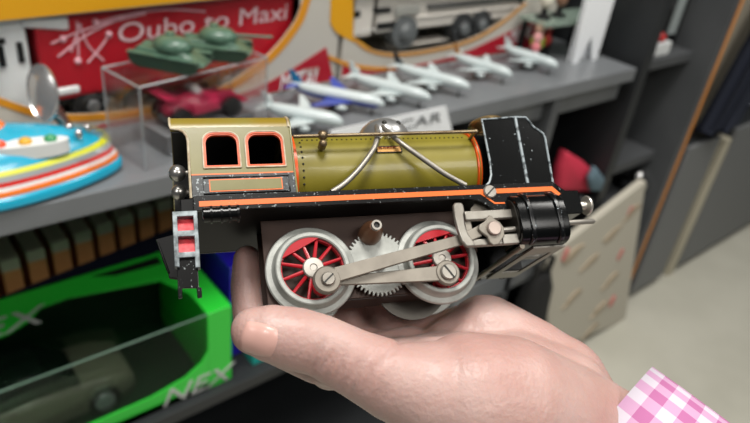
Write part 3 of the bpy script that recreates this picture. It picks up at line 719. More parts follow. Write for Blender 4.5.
facetext(tr, lambda a, c: (F1(a, c)[0], F1(a, c)[1]+zs), 'Oubo to Maxi', 121, 46, 292, 20, .032, letm, -.001, shear=.1)
ca = RB(); c0, c1 = F1(-3, 60)[0], F1(34, 60)[0]
ca.prism([(c0-.05, .03), (c1, .03), (c1, .12), (c1-.006, .17), (c1-.02, .185), (c0-.05, .185)], 'y', -.002, .085); cab = ca.build('cab', white, tr, .004)
RB().box(c0-.02, c1-.022, -.003, -.001, .11, .116).build('cab_trim', blackp, cab); 
for q in ((5, 61), (24, 57)): p = F1(*q); RB().box(p[0]-.003, p[0]+.003, -.004, -.001, p[1]-.012, p[1]+.01).build('cab_vent', blackp, cab)
p0, p1 = F1(22, 22), F1(72, 18); RB().prism([(p0[0], p0[1]-.012), (p1[0], p1[1]-.02), (p1[0], p1[1]-.002), (p0[0], p0[1])], 'y', -.004, .08).build('roof_fairing', white, tr, .004)
RB().box(c0, xb, .005, .08, .028, .04).build('chassis', blackp, tr)
p0, p1 = F1(55, 105), F1(84, 88); RB().box(p0[0], p1[0], -.002, .02, p0[1]+zs+.004, p1[1]+zs).build('side_tank', white, tr, .003)
for q in ((10, 100), (96, 94), (112, 92), (232, 64), (250, 60)):
    p = F1(*q); zc = .024
    w_ = RB().lathe([(0, -.002), (.012, -.002), (.014, 0), (.022, 0), (.023, .003), (.023, .02), (0, .02)], (p[0], 0, zc), 'y', 28); wo = w_.build('wheel', rubber, tr)
    RB().lathe([(0, -.005), (.007, -.004), (.008, -.002)], (p[0], 0, zc), 'y', 16).build('hub', mat('grey_hub', '7d7f80', .4, .5), wo)
# the pale grey truck in the second carton
tg = in_carton('toy_crane_truck', o2+Vector((0, .012, .003)), 0, 'pale grey toy crane truck behind the window of the white and red carton', 'toy truck')
gw = mat('pale_grey_plastic', 'cdc8c0', .45); gd = mat('mid_grey_plastic', '5d6162', .45)
def gbox(nm, x0, y0, x1, y1, m, d0=-.002, d1=.08, par=None):
    p, q = F2(x0, y0), F2(x1, y1); return RB().box(min(p[0], q[0]), max(p[0], q[0]), d0, d1, min(p[1], q[1])+zs, max(p[1], q[1])+zs).build(nm, m, par or tg, .002)
cb2 = gbox('cab', 356, 40, 380, -6, gw); gbox('cab_window', 358, 20, 365, 12, blackp, -.003, 0, cb2); gbox('cab_trim', 356, 34, 379, 31, white, -.003, 0, cb2)
gbox('body', 380, 36, 530, -20, gw, .0, .08); gbox('deck', 420, 18, 530, 8, gw, -.004, .05)
gbox('boom', 432, 7, 530, 1, mat('dark_boom', '3b3d3d', .4), -.006, .03)
gbox('recess', 381, 32, 402, 23, blackp, -.003, .02); gbox('recess', 380, 16, 396, 9, blackp, -.003, .02); gbox('tyre_bay', 455, 37, 493, 18, mat('tyre', '2a2c2e', .6), -.004, .02)
gbox('strut', 398, 18, 424, 6, mat('light_strut', '9a9a94', .45), -.005, .02)
for px in (408, 466, 484):
    p = F2(px, {408: 34, 466: 30, 484: 26}[px]); wo = RB().lathe([(0, -.01), (.012, -.01), (.016, -.006), (.026, -.006), (.027, 0), (.027, .02), (0, .02)], (p[0], 0, p[1]+zs), 'y', 28).build('wheel', mat('tyre', '2a2c2e', .6) if px > 420 else gd, tg)
    RB().lathe([(0, -.014), (.009, -.013), (.011, -.0095)], (p[0], 0, p[1]+zs), 'y', 16).build('hub', gd, wo)
gbox('chassis', 398, 52, 500, 36, mat('chassis_grey', 'b5b0a8', .5), .006, .03); gbox('fender', 456, 36, 496, 32, gd, -.003, .03)

# ------------------------------------------------------------------ clear display case with a pink racing car, two tanks on top
acr = mat('clear_acrylic', 'f2f6f8', .04, trans=1, ior=1.15, alpha=.22)
cz = .853; co = Vector((.232, .622, T+.0005)); crz = math.radians(11.5)
case = empty('acrylic_case', co, crz); tag(case, 'clear acrylic display case under the two green tanks', 'display case')
CL, CD, CH, th = .174, .068, cz-T-.001, .0018
for nm, dm in (('front_pane', (0, CL, 0, th, 0, CH)), ('back_pane', (0, CL, CD-th, CD, 0, CH)), ('side_pane', (0, th, th, CD-th, 0, CH)), ('side_pane', (CL-th, CL, th, CD-th, 0, CH)), ('top_pane', (th, CL-th, th, CD-th, CH-th, CH))):
    RB().box(*dm).build(nm, acr, case)
edgem = mat('polished_acrylic_edge', 'a5abae', .2, alpha=.6)
for x, y in ((0, 0), (CL, 0), (0, CD), (CL, CD)): RB().tube([(x, y, 0), (x, y, CH)], .0011, 6).build('case_edge', edgem, case)
for a, c in (((0, 0), (CL, 0)), ((0, CD), (CL, CD)), ((0, 0), (0, CD)), ((CL, 0), (CL, CD))): RB().tube([(a[0], a[1], CH), (c[0], c[1], CH)], .0011, 6).build('case_edge', edgem, case)
Rc = Matrix.Rotation(crz, 3, 'Z')
cc = co+Rc @ Vector((.102, .036, .024))
rc = empty('toy_racing_car', cc, crz); rc.scale = (.8, .8, .8); tag(rc, 'pink and dark toy racing car inside the clear acrylic case', 'toy car')
pink = mat('pink_red_paint', 'b02248', .3, coat=.3)
RB().loft([[(x, w*math.cos(a), .026+h*math.sin(a)) for a in [2*PI*k/14 for k in range(14)]] for x, w, h in ((-.062, .008, .008), (-.045, .016, .014), (-.01, .019, .018), (.025, .013, .012), (.06, .006, .006))]).build('body', pink, rc, ang=60)
RB().box(-.072, -.055, -.022, .022, .048, .052).build('rear_wing', pink, rc, .001); RB().box(.056, .072, -.026, .026, .018, .021).build('front_wing', pink, rc, .001)
RB().box(-.03, .02, -.024, -.015, .016, .034).build('side_pod', pink, rc, .004); RB().box(-.03, .02, .015, .024, .016, .034).build('side_pod', pink, rc, .004)
RB().box(-.065, .05, -.014, .014, .008, .016).build('underbody', gd, rc, .001)
for x, r in ((-.05, .0165), (.042, .015)):
    for y in (-.0225, .0225):
        RB().lathe([(0, -.007), (r*.8, -.007), (r, -.005), (r, .005), (r*.8, .007), (0, .007)], (x, y, r), 'y', 20).build('wheel', rubber, rc)
RB().ball((-.008, 0, .045), .008, 14).build('driver_helmet', white, rc)
RB().box(-.08, .078, -.03, .03, -.0285, -.0002).build('display_base', mat('grey_base', '6b6c6e', .5), rc)
green = mat('tank_green', '4f6d5c', .35, col2='3f5a4b', vscale=80, coat=.2); greend = mat('tank_dark_green', '24382c', .5)
def tank():
    r = empty('toy_tank', (0, 0, 0)); X = 1
    RB().loft([[(x, y, z) for y, z in ((-w, z0), (-w, zm), (-w*.8, z1), (w*.8, z1), (w, zm), (w, z0))] for x, w, z0, zm, z1 in ((-.045, .013, .009, .013, .015), (-.038, .016, .006, .016, .022), (.022, .016, .006, .017, .0225), (.046, .014, .008, .0095, .0105))]).build('hull', green, r, .0006)
    for s in (-1, 1):
        t = RB().prism([(-.046, .012), (-.04, .004), (-.032, 0), (.03, 0), (.041, .005), (.045, .011), (.04, .0155), (-.042, .0165)], 'y', *sorted((s*.0165, s*.0245))).build('track', greend, r, .0005)
        for k in range(6): RB().lathe([(0, 0), (.0045, 0), (.0052, .0012), (0, .0014)], (-.031+k*.0125, s*.0232, .006), 'y', 14).build('road_wheel', green, t)
        RB().box(-.046, .043, *sorted((s*.0158, s*.0255)), .0164, .0178).build('fender', green, r, .0004)
    tu = RB().lathe([(.0215, 0), (.0225, .003), (.021, .008), (.016, .0125), (.009, .0145), (0, .015)], (.002, 0, .0222), 'z', 28, 1.1, .85).build('turret', green, r)
    RB().lathe([(.006, 0), (.006, .004), (.005, .0048), (0, .005)], (-.004, .006, .035), 'z', 14).build('hatch', green, tu)
    RB().tube([(.02, 0, .0285), (.05, 0, .0305), (.072, 0, .032)], [.0026, .0017, .0017], 10).build('gun_barrel', green, r)
    return r
t1 = tank(); t1.location = co+Rc @ Vector((.064, .034, 0)); t1.location.z = cz+.0003; t1.rotation_euler = (0, 0, math.radians(-50))
tag(t1, 'green toy tank nearer the camera, left one on the clear case', 'toy tank', 'green tanks on the clear case')
t1.scale = (.9, .9, .9); t2 = copy_tree(t1); t2.location = co+Rc @ Vector((.127, .036, 0)); t2.location.z = cz+.0003; t2.rotation_euler = (0, 0, math.radians(-38))
tag(t2, 'green toy tank with its gun toward the carton lettering, right one on the clear case', 'toy tank', 'green tanks on the clear case')

# ------------------------------------------------------------------ colourful tin boat toy with chrome mirror
sb = empty('toy_spaceboat', (.082, .661, T+.0003), math.radians(-8)); sb.scale = (1.0, .97, 1.22); tag(sb, 'turquoise, orange and red striped toy boat with three coloured buttons', 'toy boat')
def outline(a, L, W):                                   # pointed front to +x
    c, s_ = math.cos(a), math.sin(a)
    return (L*(c if c > 0 else c*.9), W*s_*(1-.32*max(0, c)**1.5))
def layer(nm, m, rows, par=sb, n=48):
    return RB().loft([[(outline(2*PI*k/n, L, W)[0], outline(2*PI*k/n, L, W)[1], z) for k in range(n)] for L, W, z in rows]).build(nm, m, par, ang=50)
teal = mat('turquoise_plastic', '1e9fc0', .25, coat=.5); orp = mat('orange_plastic', 'e6762a', .3, coat=.4); redp_ = mat('red_plastic', 'cf2c26', .3, coat=.4); silv = mat('silver_plastic', 'aab0b2', .3, .4); lime = mat('lime_plastic', 'c3c528', .35)
layer('base_rim', teal, ((.128, .058, 0), (.134, .064, .004), (.134, .064, .010), (.131, .061, .0125)))
layer('orange_stripe', orp, ((.131, .0605, .0125), (.130, .0600, .0165), (.129, .059, .0172)))
layer('white_stripe', white, ((.129, .059, .0172), (.127, .0575, .020)))
layer('red_stripe', redp_, ((.127, .0575, .020), (.1245, .056, .0235)))
layer('silver_stripe', silv, ((.1245, .056, .0235), (.120, .0535, .0275)))
layer('lime_stripe', lime, ((.120, .0535, .0275), (.114, .0505, .031)))
layer('deck', teal, ((.114, .0505, .031), (.102, .045, .038), (.078, .034, .044), (.045, .02, .047)))
pnl = RB().loft([[(.045+.036*math.cos(a)*abs(math.cos(a))**-.3 if abs(math.cos(a)) > .01 else .045, -.029+.0100*math.sin(a)+h*.0, z-(.30*(-.0095*math.sin(a)+.0) if False else 0)) for a in [2*PI*(k+.5)/24 for k in range(24)]] for z, h in ((.034, 0), (.0446, 0), (.0454, 0))]).build('button_panel', white, sb, ang=50)
for x, c in ((.021, 'e8502a'), (.043, 'd8a52a'), (.065, '2f8f5a')):
    RB().ball((x, -.029, .046), .0062, 16, (1, 1, .6)).build('button', mat('button_'+c, c, .3, coat=.5), sb)
RB().ball((.096, -.006, .026), .026, 28, (1.1, 1.1, .75)).build('canopy', mat('clear_canopy', 'eef2f2', .05, trans=1, ior=1.2, alpha=.3), sb)
for x, y in ((.092, -.016), (.102, -.004), (.086, .002)): RB().ball((x, y, .042), .0042, 12).build('canopy_stud', chrome, sb)
RB().ball((.0, .016, .040), .034, 28, (1, .75, .45)).build('seat_dome', orp, sb)
st = RB().tube([(.086, .028, .034), (.083, .029, .042), (.077, .030, .050)], [.0065, .006, .0075], 14).build('mirror_stalk', mat('pink_chrome', 'c0958a', .2, .9), sb)
mb = RB(); Mr = Matrix.Translation((.069, .030, .066)) @ Matrix.Rotation(math.radians(-26), 4, 'Y') @ Matrix.Rotation(math.radians(-30), 4, 'Z') @ Matrix.Rotation(PI/2-.75, 4, 'X')
mb.lathe([(0, .003), (.012, .002), (.0185, .0), (.021, .001), (.0215, -.001), (.019, -.004), (0, -.009)], (0, 0, 0), 'z', 32, .80, 1.2)
mo = mb.build('mirror', mat('mirror_silver', 'cccccc', .16, .8), sb); mo.data.transform(Mr)

# ------------------------------------------------------------------ airplanes
wplane = mat('plane_white', 'b9c4c5', .3, coat=.4); bplane = mat('plane_blue', '3a4a9c', .35); tealfin = mat('fin_blue', '1b6a94', .4); darkfin = mat('fin_black', '22242a', .4); finor = mat('fin_tan', '9a6a3a', .4)
def plane(wing, fin, belly, L=.165, stripe=None):
    r = empty('model_airplane', (0, 0, 0)); zc = .021
    fus = ((-.5, .0015, .004), (-.44, .0045, .003), (-.34, .0075, .0012), (-.2, .0092, 0), (.25, .0092, 0), (.36, .0088, -.0002), (.44, .0068, -.001), (.485, .0036, -.002), (.5, .0008, -.003))
    RB().loft([[(x*L, q*math.cos(a), zc+dz+q*math.sin(a)) for a in [2*PI*k/20 for k in range(20)]] for x, q, dz in fus]).build('fuselage', wplane, r, ang=60)
    if belly: RB().loft([[(x*L, q*1.03*math.cos(a), zc-.0012+dz+q*1.0*math.sin(a)) for a in [PI+PI*k/10 for k in range(11)]] for x, q, dz in fus[1:7]]).build('belly', belly, r, ang=60)
    for s in (-1, 1):
        RB().loft([[(x, s*y, z+h) for x, h in ((x0, 0), ((x0+x1)/2, .0011), (x1, 0), ((x0+x1)/2, -.0008))] for (x0, x1, y, z) in ((.032, -.016, .005, zc-.005), (.004, -.022, .035, zc-.003), (-.028, -.038, .076, zc+.001))] if False else
            [[(x, s*y, z) for x, z in ((x0, zz), ((x0+x1)/2, zz+.0014), (x1, zz), ((x0+x1)/2, zz-.0008))] for (x0, x1, y, zz) in ((.034, -.014, .005, zc-.004), (.010, -.018, .030, zc-.002), (-.020, -.030, .058, zc+.001))]).build('wing', wing, r)
        RB().loft([[(x, s*y, z) for x, z in ((x0, zz), ((x0+x1)/2, zz+.0009), (x1, zz), ((x0+x1)/2, zz-.0006))] for (x0, x1, y, zz) in ((-.060, -.080, .002, zc+.005), (-.078, -.086, .028, zc+.007))]).build('tailplane', wing, r)
        en = RB().lathe([(0, .001), (.0036, 0), (.0043, .004), (.0040, .012), (.0024, .020), (0, .0205)], (.004, s*.024, zc-.0085), 'x', 16)
        eo = en.build('engine', wplane, r); eo.data.transform(Matrix.Translation((.0, 0, 0)))
        RB().tube([(-.006, s*.009, zc-.006), (-.006, s*.009, .002)], .0012, 6).build('landing_gear', blackp, r); RB().ball((-.006, s*.009, .0028), .0028, 10).build('gear_wheel', blackp, r)
    f = RB(); f.loft([[(x, y, z) for x, y in ((x0, 0), ((x0+x1)/2, .0012), (x1, 0), ((x0+x1)/2, -.0012))] for x0, x1, z in ((-.056, -.078, zc+.006), (-.071, -.084, zc+.018), (-.077, -.086, zc+.024))]); f.build('tail_fin', fin, r)
    RB().tube([(.062, 0, zc-.006), (.062, 0, .0025)], .0012, 6).build('nose_gear', blackp, r); RB().ball((.062, 0, .0028), .0028, 10).build('nose_wheel', blackp, r)
    return r
PL = [((262, 105), (343, 122), (wplane, wplane, None), 'white model airplane directly above the locomotive cab roof, first from the left'),
      ((290, 84), (385, 104), (bplane, tealfin, bplane), 'white model airplane with blue wings and a blue tail fin'),
      ((349, 75), (431, 98), (wplane, wplane, None), 'all white model airplane right of the blue winged one'),
      ((393, 65), (470, 87), (wplane, darkfin, None), 'white model airplane with a black tail fin behind the price card'),
      ((443, 52), (512, 75), (wplane, finor, None), 'white model airplane with a tan and black tail fin, second from the right'),
      ((487, 42), (558, 66), (wplane, wplane, None), 'white model airplane nearest the right end of the counter, rightmost of its row')]
for (t0, n0, args, lab) in PL:
    a_, c_ = at(*t0, z=T+.024), at(*n0, z=T+.020)
    if a_.y > .742: a_ = c_+(a_-c_)*((.742-c_.y)/(a_.y-c_.y))
    d = c_-a_; L = math.hypot(d.x, d.y); r = plane(*args, L=L)
    m_ = (a_+c_)/2; r.location = (m_.x, m_.y, T+.0003); r.rotation_euler = (0, 0, math.atan2(d.y, d.x))
    s_ = L/.165
    for ch in r.children:
        if ch.name.split('.')[0] not in ('fuselage', 'belly'): ch.data.transform(Matrix.Diagonal((s_, 1, 1, 1)))
    tag(r, lab, 'model airplane', 'model airplanes along the counter')

# price card hanging at the counter's front
pc = empty('price_card', (.58, .597, T-.03)); tag(pc, 'white price card lettered CAR hanging on the counter front edge', 'sign')
q = [at(330, 131, y=.5995), at(446, 106, y=.5995), at(457, 150, y=.5995), at(338, 176, y=.5995)]
b = RB(); b.off = Vector(pc.location); b.loft([[tuple(p) for p in q], [tuple(p+Vector((0, .0012, 0))) for p in q]]); b.build('card', whitep, pc)
p, p2 = at(397, 131.5, y=.5985), at(440, 121.5, y=.5985); a = math.atan2(p2.z-p.z, p2.x-p.x)
tm = text_mesh('card_lettering', 'CAR', .022, mat('grey_ink', '55585a', .7), pc, Matrix.Translation(p-Vector(pc.location)) @ Matrix.Rotation(-a, 4, 'Y') @ Matrix.Rotation(PI/2, 4, 'X'), .0002)
w_ = max(v.co.x for v in tm.data.vertices)-min(v.co.x for v in tm.data.vertices); k = (p2.x-p.x)/w_; x0 = p.x-pc.location.x
tm.data.transform(Matrix.Translation((x0, 0, 0)) @ Matrix.Diagonal((k, 1, 1, 1)) @ Matrix.Translation((-x0, 0, 0)))

# ornaments at the right end of the counter
gs = empty('glass_stand', (1.11, .72, T)); tag(gs, 'low glass shelf on dark posts at the right end of the counter', 'stand')
b = RB(); b.off = Vector(gs.location); b.box(1.0, 1.19, .69, .756, .826, .832); b.build('glass_shelf', mat('green_glass', 'a9bdb0', .1, trans=.5, alpha=.8), gs)
for x in (1.012, 1.10, 1.178):
    b = RB(); b.off = Vector(gs.location); b.tube([(x, .748, T), (x, .748, .826)], .006, 10); b.build('post', blackp, gs)
wc = empty('white_card_stand', (1.13, .70, T)); tag(wc, 'white folded card stand at the counter end beside the bookcase', 'card stand')
b = RB(); b.off = Vector(wc.location)
b.prism([(1.085, T), (1.103, T), (1.125, T+.05), (1.148, T), (1.166, T), (1.166, T+.125), (1.075, T+.125), (1.078, T+.07)], 'y', .672, .676); b.build('front_leaf', whitep, wc)
b = RB(); b.off = Vector(wc.location); b.loft([[(1.085, .684, T), (1.166, .684, T), (1.166, .678, T+.125), (1.075, .678, T+.125)], [(1.085, .686, T), (1.166, .686, T), (1.166, .680, T+.125), (1.075, .680, T+.125)]]); b.build('rear_leaf', whitep, wc)
def ornament(x, y, z, hts, cols, label, name, cat):
    r = empty(name, (x, y, z)); tag(r, label, cat)
    RB().lathe([(.014, 0), (.015, .004), (.006, .008), (.0045, .02)], (0, 0, 0), 'z', 20).build('base', blackp, r)
    zz = .02
    for k, (h, c) in enumerate(zip(hts, cols)):
        RB().ball((0, 0, zz+h*.45), h*.5, 18, (.9, .9, 1.1)).build(('body', 'head', 'hat')[k], mat('ornament_'+c, c, .4, coat=.3), r); zz += h*.9
    return r
ornament(1.025, .72, T, (.03, .02), ('a8b83a', '3a3a20'), 'yellow green ornament standing at the corner of the red carton', 'ornament', 'ornament')
ornament(1.065, .73, T, (.024, .018), ('b02a20', '8a1a18'), 'small red ornament standing below the glass shelf', 'ornament', 'ornament')
ornament(1.03, .725, .832, (.026, .016), ('c9c3b5', 'd6a02a'), 'cream ornament with a yellow top on the left end of the glass shelf', 'ornament', 'ornament')
ornament(1.075, .725, .832, (.026, .02), ('7a5a48', 'c98f80'), 'brown and pink ornament on the middle of the glass shelf', 'ornament', 'ornament')
ornament(1.009, .71, T, (.02, .02, .02), ('d07a80', 'e0a0a0', 'c9a08a'), 'pink ornament leaning close to the red carton end', 'ornament', 'ornament')

# bookcase contents
def w_at(px, py, y): return at(px, py, y=y)
rb = empty('trinket_box', (1.405, .676, .7375)); tag(rb, 'white trinket box with a red knob lid on the upper bookcase shelf', 'box')
RB().box(-.03, .03, -.016, .016, 0, .03).build('body', white, rb, .003); RB().ball((-.004, 0, .038), .014, 16, (1, 1, .8)).build('lid_knob', mat('red_knob', 'b3201e', .4), rb)
fr_ = empty('framed_panel', (1.475, .705, .7375)); tag(fr_, 'black framed panel with a pale strip leaning on the upper bookcase shelf', 'frame')
RB().box(-.055, .055, -.006, .008, .0, .36).build('frame', blackp, fr_, .002); RB().box(-.002, .034, -.009, -.006, .03, .34).build('pale_strip', mat('pale_strip', '9aa3a3', .4), fr_)
RB().box(-.045, -.012, -.009, -.006, .03, .34).build('dark_strip', mat('dark_strip', '1b1c1d', .5), fr_)
for z in (.1, .14): RB().lathe([(0, 0), (.009, 0), (.009, -.003), (0, -.004)], (-.028, -.009, z), 'y', 16).build('dial', mat('dial', '3a3b3c', .4), fr_)
gj = empty('chrome_bowl', (1.46, .72, .425)); tag(gj, 'shiny chrome bowl in the lower bay of the bookcase', 'bowl')
gj.location = Vector((1.50, .72, .2)) if False else at(632, 192, y=.668)
RB().lathe([(.018, 0), (.02, .004), (.03, .012), (.038, .03), (.036, .045), (.033, .045), (.034, .03), (.02, .012), (0, .01)], (0, 0, 0), 'z', 24).build('bowl', chrome, gj)
RB().ball((0, 0, .045), .022, 16).build('ball', mat('crumpled_foil', 'b5b5b5', .25, 1, bump=1, bscale=80), gj)
bs_ = gj.location
part('shelf', lam, bk, 1.25, 1.533, .64, .985, bs_.z-.02, bs_.z-.0005)

# soft red pouch on the lower shelf of the counter's last bay
rp_ = empty('red_pouch', (1.39, .74, .381)); 
q = [at(556, 186, y=.66), at(556, 168, y=.66), at(563, 150, y=.68), at(593, 171, y=.68), at(588, 187, y=.66)]
rp_.location = (1.10, .64, .381); tag(rp_, 'bright red folded pouch in the last bay under the counter', 'pouch')
P0 = Vector(rp_.location)
def pill(nm, m, pts, d, par):                        # soft slab standing in x-z with depth d
    pts = [Vector(p)-P0 for p in pts]; c = sum(pts, Vector())/len(pts); n = len(pts)
    dense = []
    for i in range(n):
        for t in (0, .33, .66): dense.append(pts[i].lerp(pts[(i+1) % n], t))
    rings = [[c+(p-c)*s+Vector((0, y, 0)) for p in dense] for s, y in ((.82, -d), (.95, -d*.7), (1, 0), (.95, d*.7), (.82, d))]
    return RB().loft(rings).build(nm, m, par, ang=70)
qq = [at(554, 190, y=.634), at(557, 166, y=.634), at(563, 149, y=.634), at(580, 159, y=.634), at(593, 172, y=.634), at(588, 190, y=.634)]
zmin = min(p.z for p in qq); qq = [p+Vector((0, 0, .384-zmin)) if False else p for p in qq]
rsh = zmin
pill('pouch', mat('red_fabric', 'c23048', .7), qq, .014, rp_)
qq2 = [at(590, 190, y=.606), at(588, 178, y=.606), at(594, 166, y=.606), at(603, 178, y=.606), at(599, 190, y=.606)]
gp = empty('grey_pouch', (1.19, .632, rsh)); tag(gp, 'blue grey folded cloth lying right behind the red pouch', 'cloth')
P0 = Vector(gp.location); pill('cloth', mat('blue_grey_fabric', '5d7480', .8), qq2, .008, gp)
part('bay_shelf', lam, ct, .975, 1.2, .603, .98, rsh-.02, rsh-.0005)

# brown jars in the bay left of the divider
for k, (x, y) in enumerate(((.700, .645), (.742, .640))):
    j = empty('brown_jar', (x, y, .381)); tag(j, ('tan tall jar under the price card' , 'dark brown tall jar against the divider behind the locomotive chimney')[k], 'jar', 'tall jars under the counter')
    RB().lathe([(.017, 0), (.019, .004), (.019, .26), (.016, .275), (.013, .28)], (0, 0, 0), 'z', 24).build('body', mat(('tan_jar', 'brown_jar')[k], ('8a6a3c', '6b4a22')[k], .5, col2=('6b4f2a', '3d2a16')[k], vscale=20), j)
    RB().lathe([(.014, .28), (.015, .283), (.015, .31), (0, .312)], (0, 0, 0), 'z', 24).build('lid', mat('jar_lid', '4a3a24', .5), j)

# ------------------------------------------------------------------ lower shelf: green window box, tan boxes, blue boxes
S0 = .3815
nx = empty('green_window_box', (.13, .685, S0)); tag(nx, 'bright green window box lettered NEX on the shelf under the counter', 'boxed toy')
gr = mat('bright_green_card', '28c436', .4, coat=.3); grd = mat('inner_green_card', '0a2a14', .5)
X0, X1, Y0, Y1, Z0, Z1 = -.06, .336, .620, .785, S0, .522
def nb(nm, m, fn, bevel=.0): b = RB(); b.off = Vector(nx.location); fn(b); return b.build(nm, m, nx, bevel)
ch = .0
nb('end_cap', gr, lambda b: b.prism([(Y0, Z0), (Y1, Z0), (Y1, Z1), (Y0, Z1)], 'x', X1-.036, X1), .001)
nb('end_cap', gr, lambda b: b.prism([(Y0, Z0), (Y1, Z0), (Y1, Z1), (Y0, Z1)], 'x', X0, X0+.036), .001)
nb('back_panel', grd, lambda b: b.box(X0+.036, X1-.036, Y1-.003, Y1, Z0, Z1))
nb('tray', grd, lambda b: b.box(X0+.036, X1-.036, Y0, Y1-.003, Z0, Z0+.012))
# front lower border with a curved upper edge, top border with a wave
fb = [(X0+.036, Z0), (X1-.036, Z0), (X1-.036, Z0+.075), (X1-.046, Z0+.058), (X1-.07, Z0+.042), (X1-.12, Z0+.032), (.1, Z0+.03), (X0+.036, Z0+.028)]
nb('front_border', gr, lambda b: b.prism(fb, 'y', Y0, Y0+.002))
tb = [(X0+.036, Y1), (X1-.036, Y1), (X1-.036, Y0+.05), (X1-.06, Y0+.10), (.16, Y0+.125), (.125, Y0+.122), (.11, Y0+.105), (.08, Y0+.092), (X0+.036, Y0+.080)]
nb('top_border', gr, lambda b: b.prism(tb, 'z', Z1-.002, Z1))
tint = mat('green_tinted_film', '6f9a78', .06, trans=1, ior=1.2, alpha=.38)
nb('window_film', tint, lambda b: (b.prism([(X0+.037, Z0+.02), (X1-.037, Z0+.02), (X1-.037, Z1-.003), (X0+.037, Z1-.003)], 'y', Y0+.0025, Y0+.003), b.box(X0+.037, X1-.037, Y0+.0025, Y1-.004, Z1-.0032, Z1-.0026)))
nb('fold_line', mat('film_fold', '5a7a68', .3), lambda b: b.tube([(X0+.036, Y0+.002, Z1-.002), (X1-.036, Y0+.002, Z1-.002)], .0012, 6))
nb('black_band', mat('black_card', '0b120d', .5), lambda b: b.prism([(.20, Y1-.012), (X1-.04, Y1-.012), (X1-.04, Y1-.03), (.23, Y1-.026)], 'z', Z1, Z1+.0006))
lt = mat('silver_lettering', 'b4b8b4', .5, .1)
O = Vector(nx.location)
def shadowtext(txt, size, M): 
    o_ = text_mesh('lettering', txt, size, lt, nx, M, .0005, .35, 1.25); return o_
shadowtext('NEX', .042, Matrix.Translation(Vector((.226, Y0-.0008, Z0+.004))-O) @ Matrix.Rotation(PI/2, 4, 'X'))
shadowtext('NEX', .050, Matrix.Translation(Vector((-.005, Y0+.092, Z1+.0006))-O))
# grey car inside it
gc = empty('toy_car', (.085, .69, S0+.0125)); tag(gc, 'grey brown toy car behind the film of the green window box', 'toy car')
cg = mat('taupe_car_paint', '6f6a5e', .3, coat=.6)
RB().loft([[(x, y, z) for y, z in ((-w, z0), (-w*1.02, z0+.02), (-w*.95, z1), (w*.95, z1), (w*1.02, z0+.02), (w, z0))] for x, w, z0, z1 in ((-.12, .038, .02, .045), (-.11, .043, .012, .055), (0, .045, .01, .062), (.09, .043, .012, .055), (.122, .036, .02, .042))]).build('body', cg, gc, .004)
RB().loft([[(x, y, z) for y, z in ((-w, .058), (-w*.8, z1), (w*.8, z1), (w, .058))] for x, w, z1 in ((-.09, .036, .064), (-.06, .037, .092), (.015, .037, .094), (.055, .036, .062))]).build('roof', mat('car_glass', '16211c', .1), gc, .003)
for x in (-.075, .078):
    for s in (-1, 1):
        wo = RB().lathe([(0, 0), (.019, 0), (.022, .003), (.022, .012), (0, .012)], (x, -.046 if s < 0 else .034, .022), 'y', 24).build('wheel', rubber, gc)
        RB().lathe([(0, -.002), (.013, -.001), (.014, .001)], (x, -.046 if s < 0 else .048, .022), 'y', 10).build('rim', silv, wo)
# tan card boxes
tanm = mat('tan_card', 'd29a5e', .6, col2='bf8850', vscale=30); tang = mat('grey_green_lid', 'b0b59b', .6)
for k in range(10):
    x = .045+k*.0335
    r = empty('small_card_box', (x, .842+.2*(x-.045), S0)); tag(r, 'tan card box with a grey green lid in the row behind the green window box', 'box', 'tan boxes on the lower shelf')
    if k == 0: proto = r
    for nm, m, z0, z1 in (('carton', tanm, 0, .160), ('lid', tang, .160, .178)):
        if k == 0: RB().box(-.0115, .0115, -.045, .05, z0, z1).build(nm, m, r, .001)
        else:
            c = [h for h in proto.children if h.name.split('.')[0] == nm][0].copy(); COL.objects.link(c); c.parent = r
tag(RB().loft([[(0, .7862, S0), (.40, .858, S0), (.40, .858, S0+.128), (0, .7862, S0+.128)], [(0, .7882, S0), (.40, .860, S0), (.40, .860, S0+.128), (0, .7882, S0+.128)]]).build('navy_card', mat('navy_card', '141a2c', .6)), 'dark navy card standing before the tan boxes', 'card')
bx = empty('blue_toy_box', (.40, .70, S0)); tag(bx, 'blue toy box with a white strip beside the green window box', 'boxed toy')
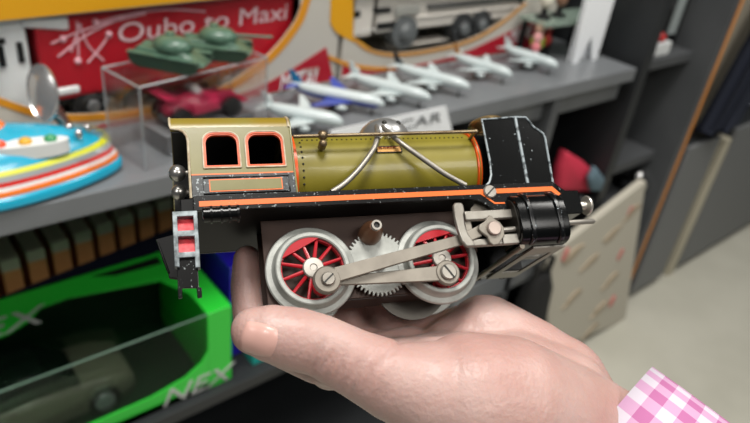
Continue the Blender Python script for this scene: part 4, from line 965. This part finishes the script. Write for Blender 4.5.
RB().box(-.045, .045, -.04, .06, 0, .17).build('carton', mat('blue_card', '2317a8', .4, coat=.3), bx, .001); RB().box(-.04, .02, -.0405, -.04, .135, .15).build('white_strip', whitep, bx)
RB().box(-.0452, .0452, -.0405, -.0402, .05, .1).build('navy_strip', mat('deep_navy', '141050', .4), bx)
tb_ = empty('teal_toy_box', (.415, .636, S0)); tag(tb_, 'teal toy box with a white label low beside the green window box', 'boxed toy')
RB().box(-.04, .05, -.01, .02, 0, .10).build('carton', mat('teal_card', '1fa39a', .4, coat=.3), tb_, .001); RB().box(-.03, .03, -.0108, -.01, .01, .045).build('label', mat('pinkish_label', 'b9b0b4', .6), tb_)
rg_ = RB().loop_lathe([(.022+.005*math.cos(a), .005*math.sin(a)) for a in [2*PI*k/12 for k in range(12)]], (.37, .735, S0+.195), 'x', 32).build('teal_ring', mat('teal_ring', '2fb5a8', .3, coat=.3), ang=80)
tag(rg_, 'teal plastic ring standing on the blue toy box', 'ring')

# ------------------------------------------------------------------ light
def area(name, loc, size, power, col=(1, .97, .92), sy=None, rot=(0, 0, 0)):
    l = bpy.data.lights.new(name, 'AREA'); l.energy = power; l.size = size; l.color = col
    if sy: l.shape = 'RECTANGLE'; l.size_y = sy
    o = bpy.data.objects.new(name, l); COL.objects.link(o); o.location = loc; o.rotation_euler = rot; return o
area('ceiling_and_fill_panel', (.15, .25, 2.6), .5, 27)
area('ceiling_and_fill_panel', (1.5, -.1, 2.6), .6, 20)
area('ceiling_and_fill_panel', (-1.2, -.3, 2.6), .6, 18)
area('ceiling_and_fill_panel', (.4, -1.3, 2.5), .8, 22)  # added fill behind the camera, brightens fronts under the counter; no known lamp
w = bpy.data.worlds.new('world'); SC.world = w; w.use_nodes = True
w.node_tree.nodes['Background'].inputs['Color'].default_value = (.9, .95, 1, 1)
w.node_tree.nodes['Background'].inputs['Strength'].default_value = .05
SC.view_settings.view_transform = 'Standard'; SC.view_settings.look = 'None'; SC.view_settings.gamma = 1
SC.view_settings.use_curve_mapping = False; SC.view_settings.exposure = 0.3
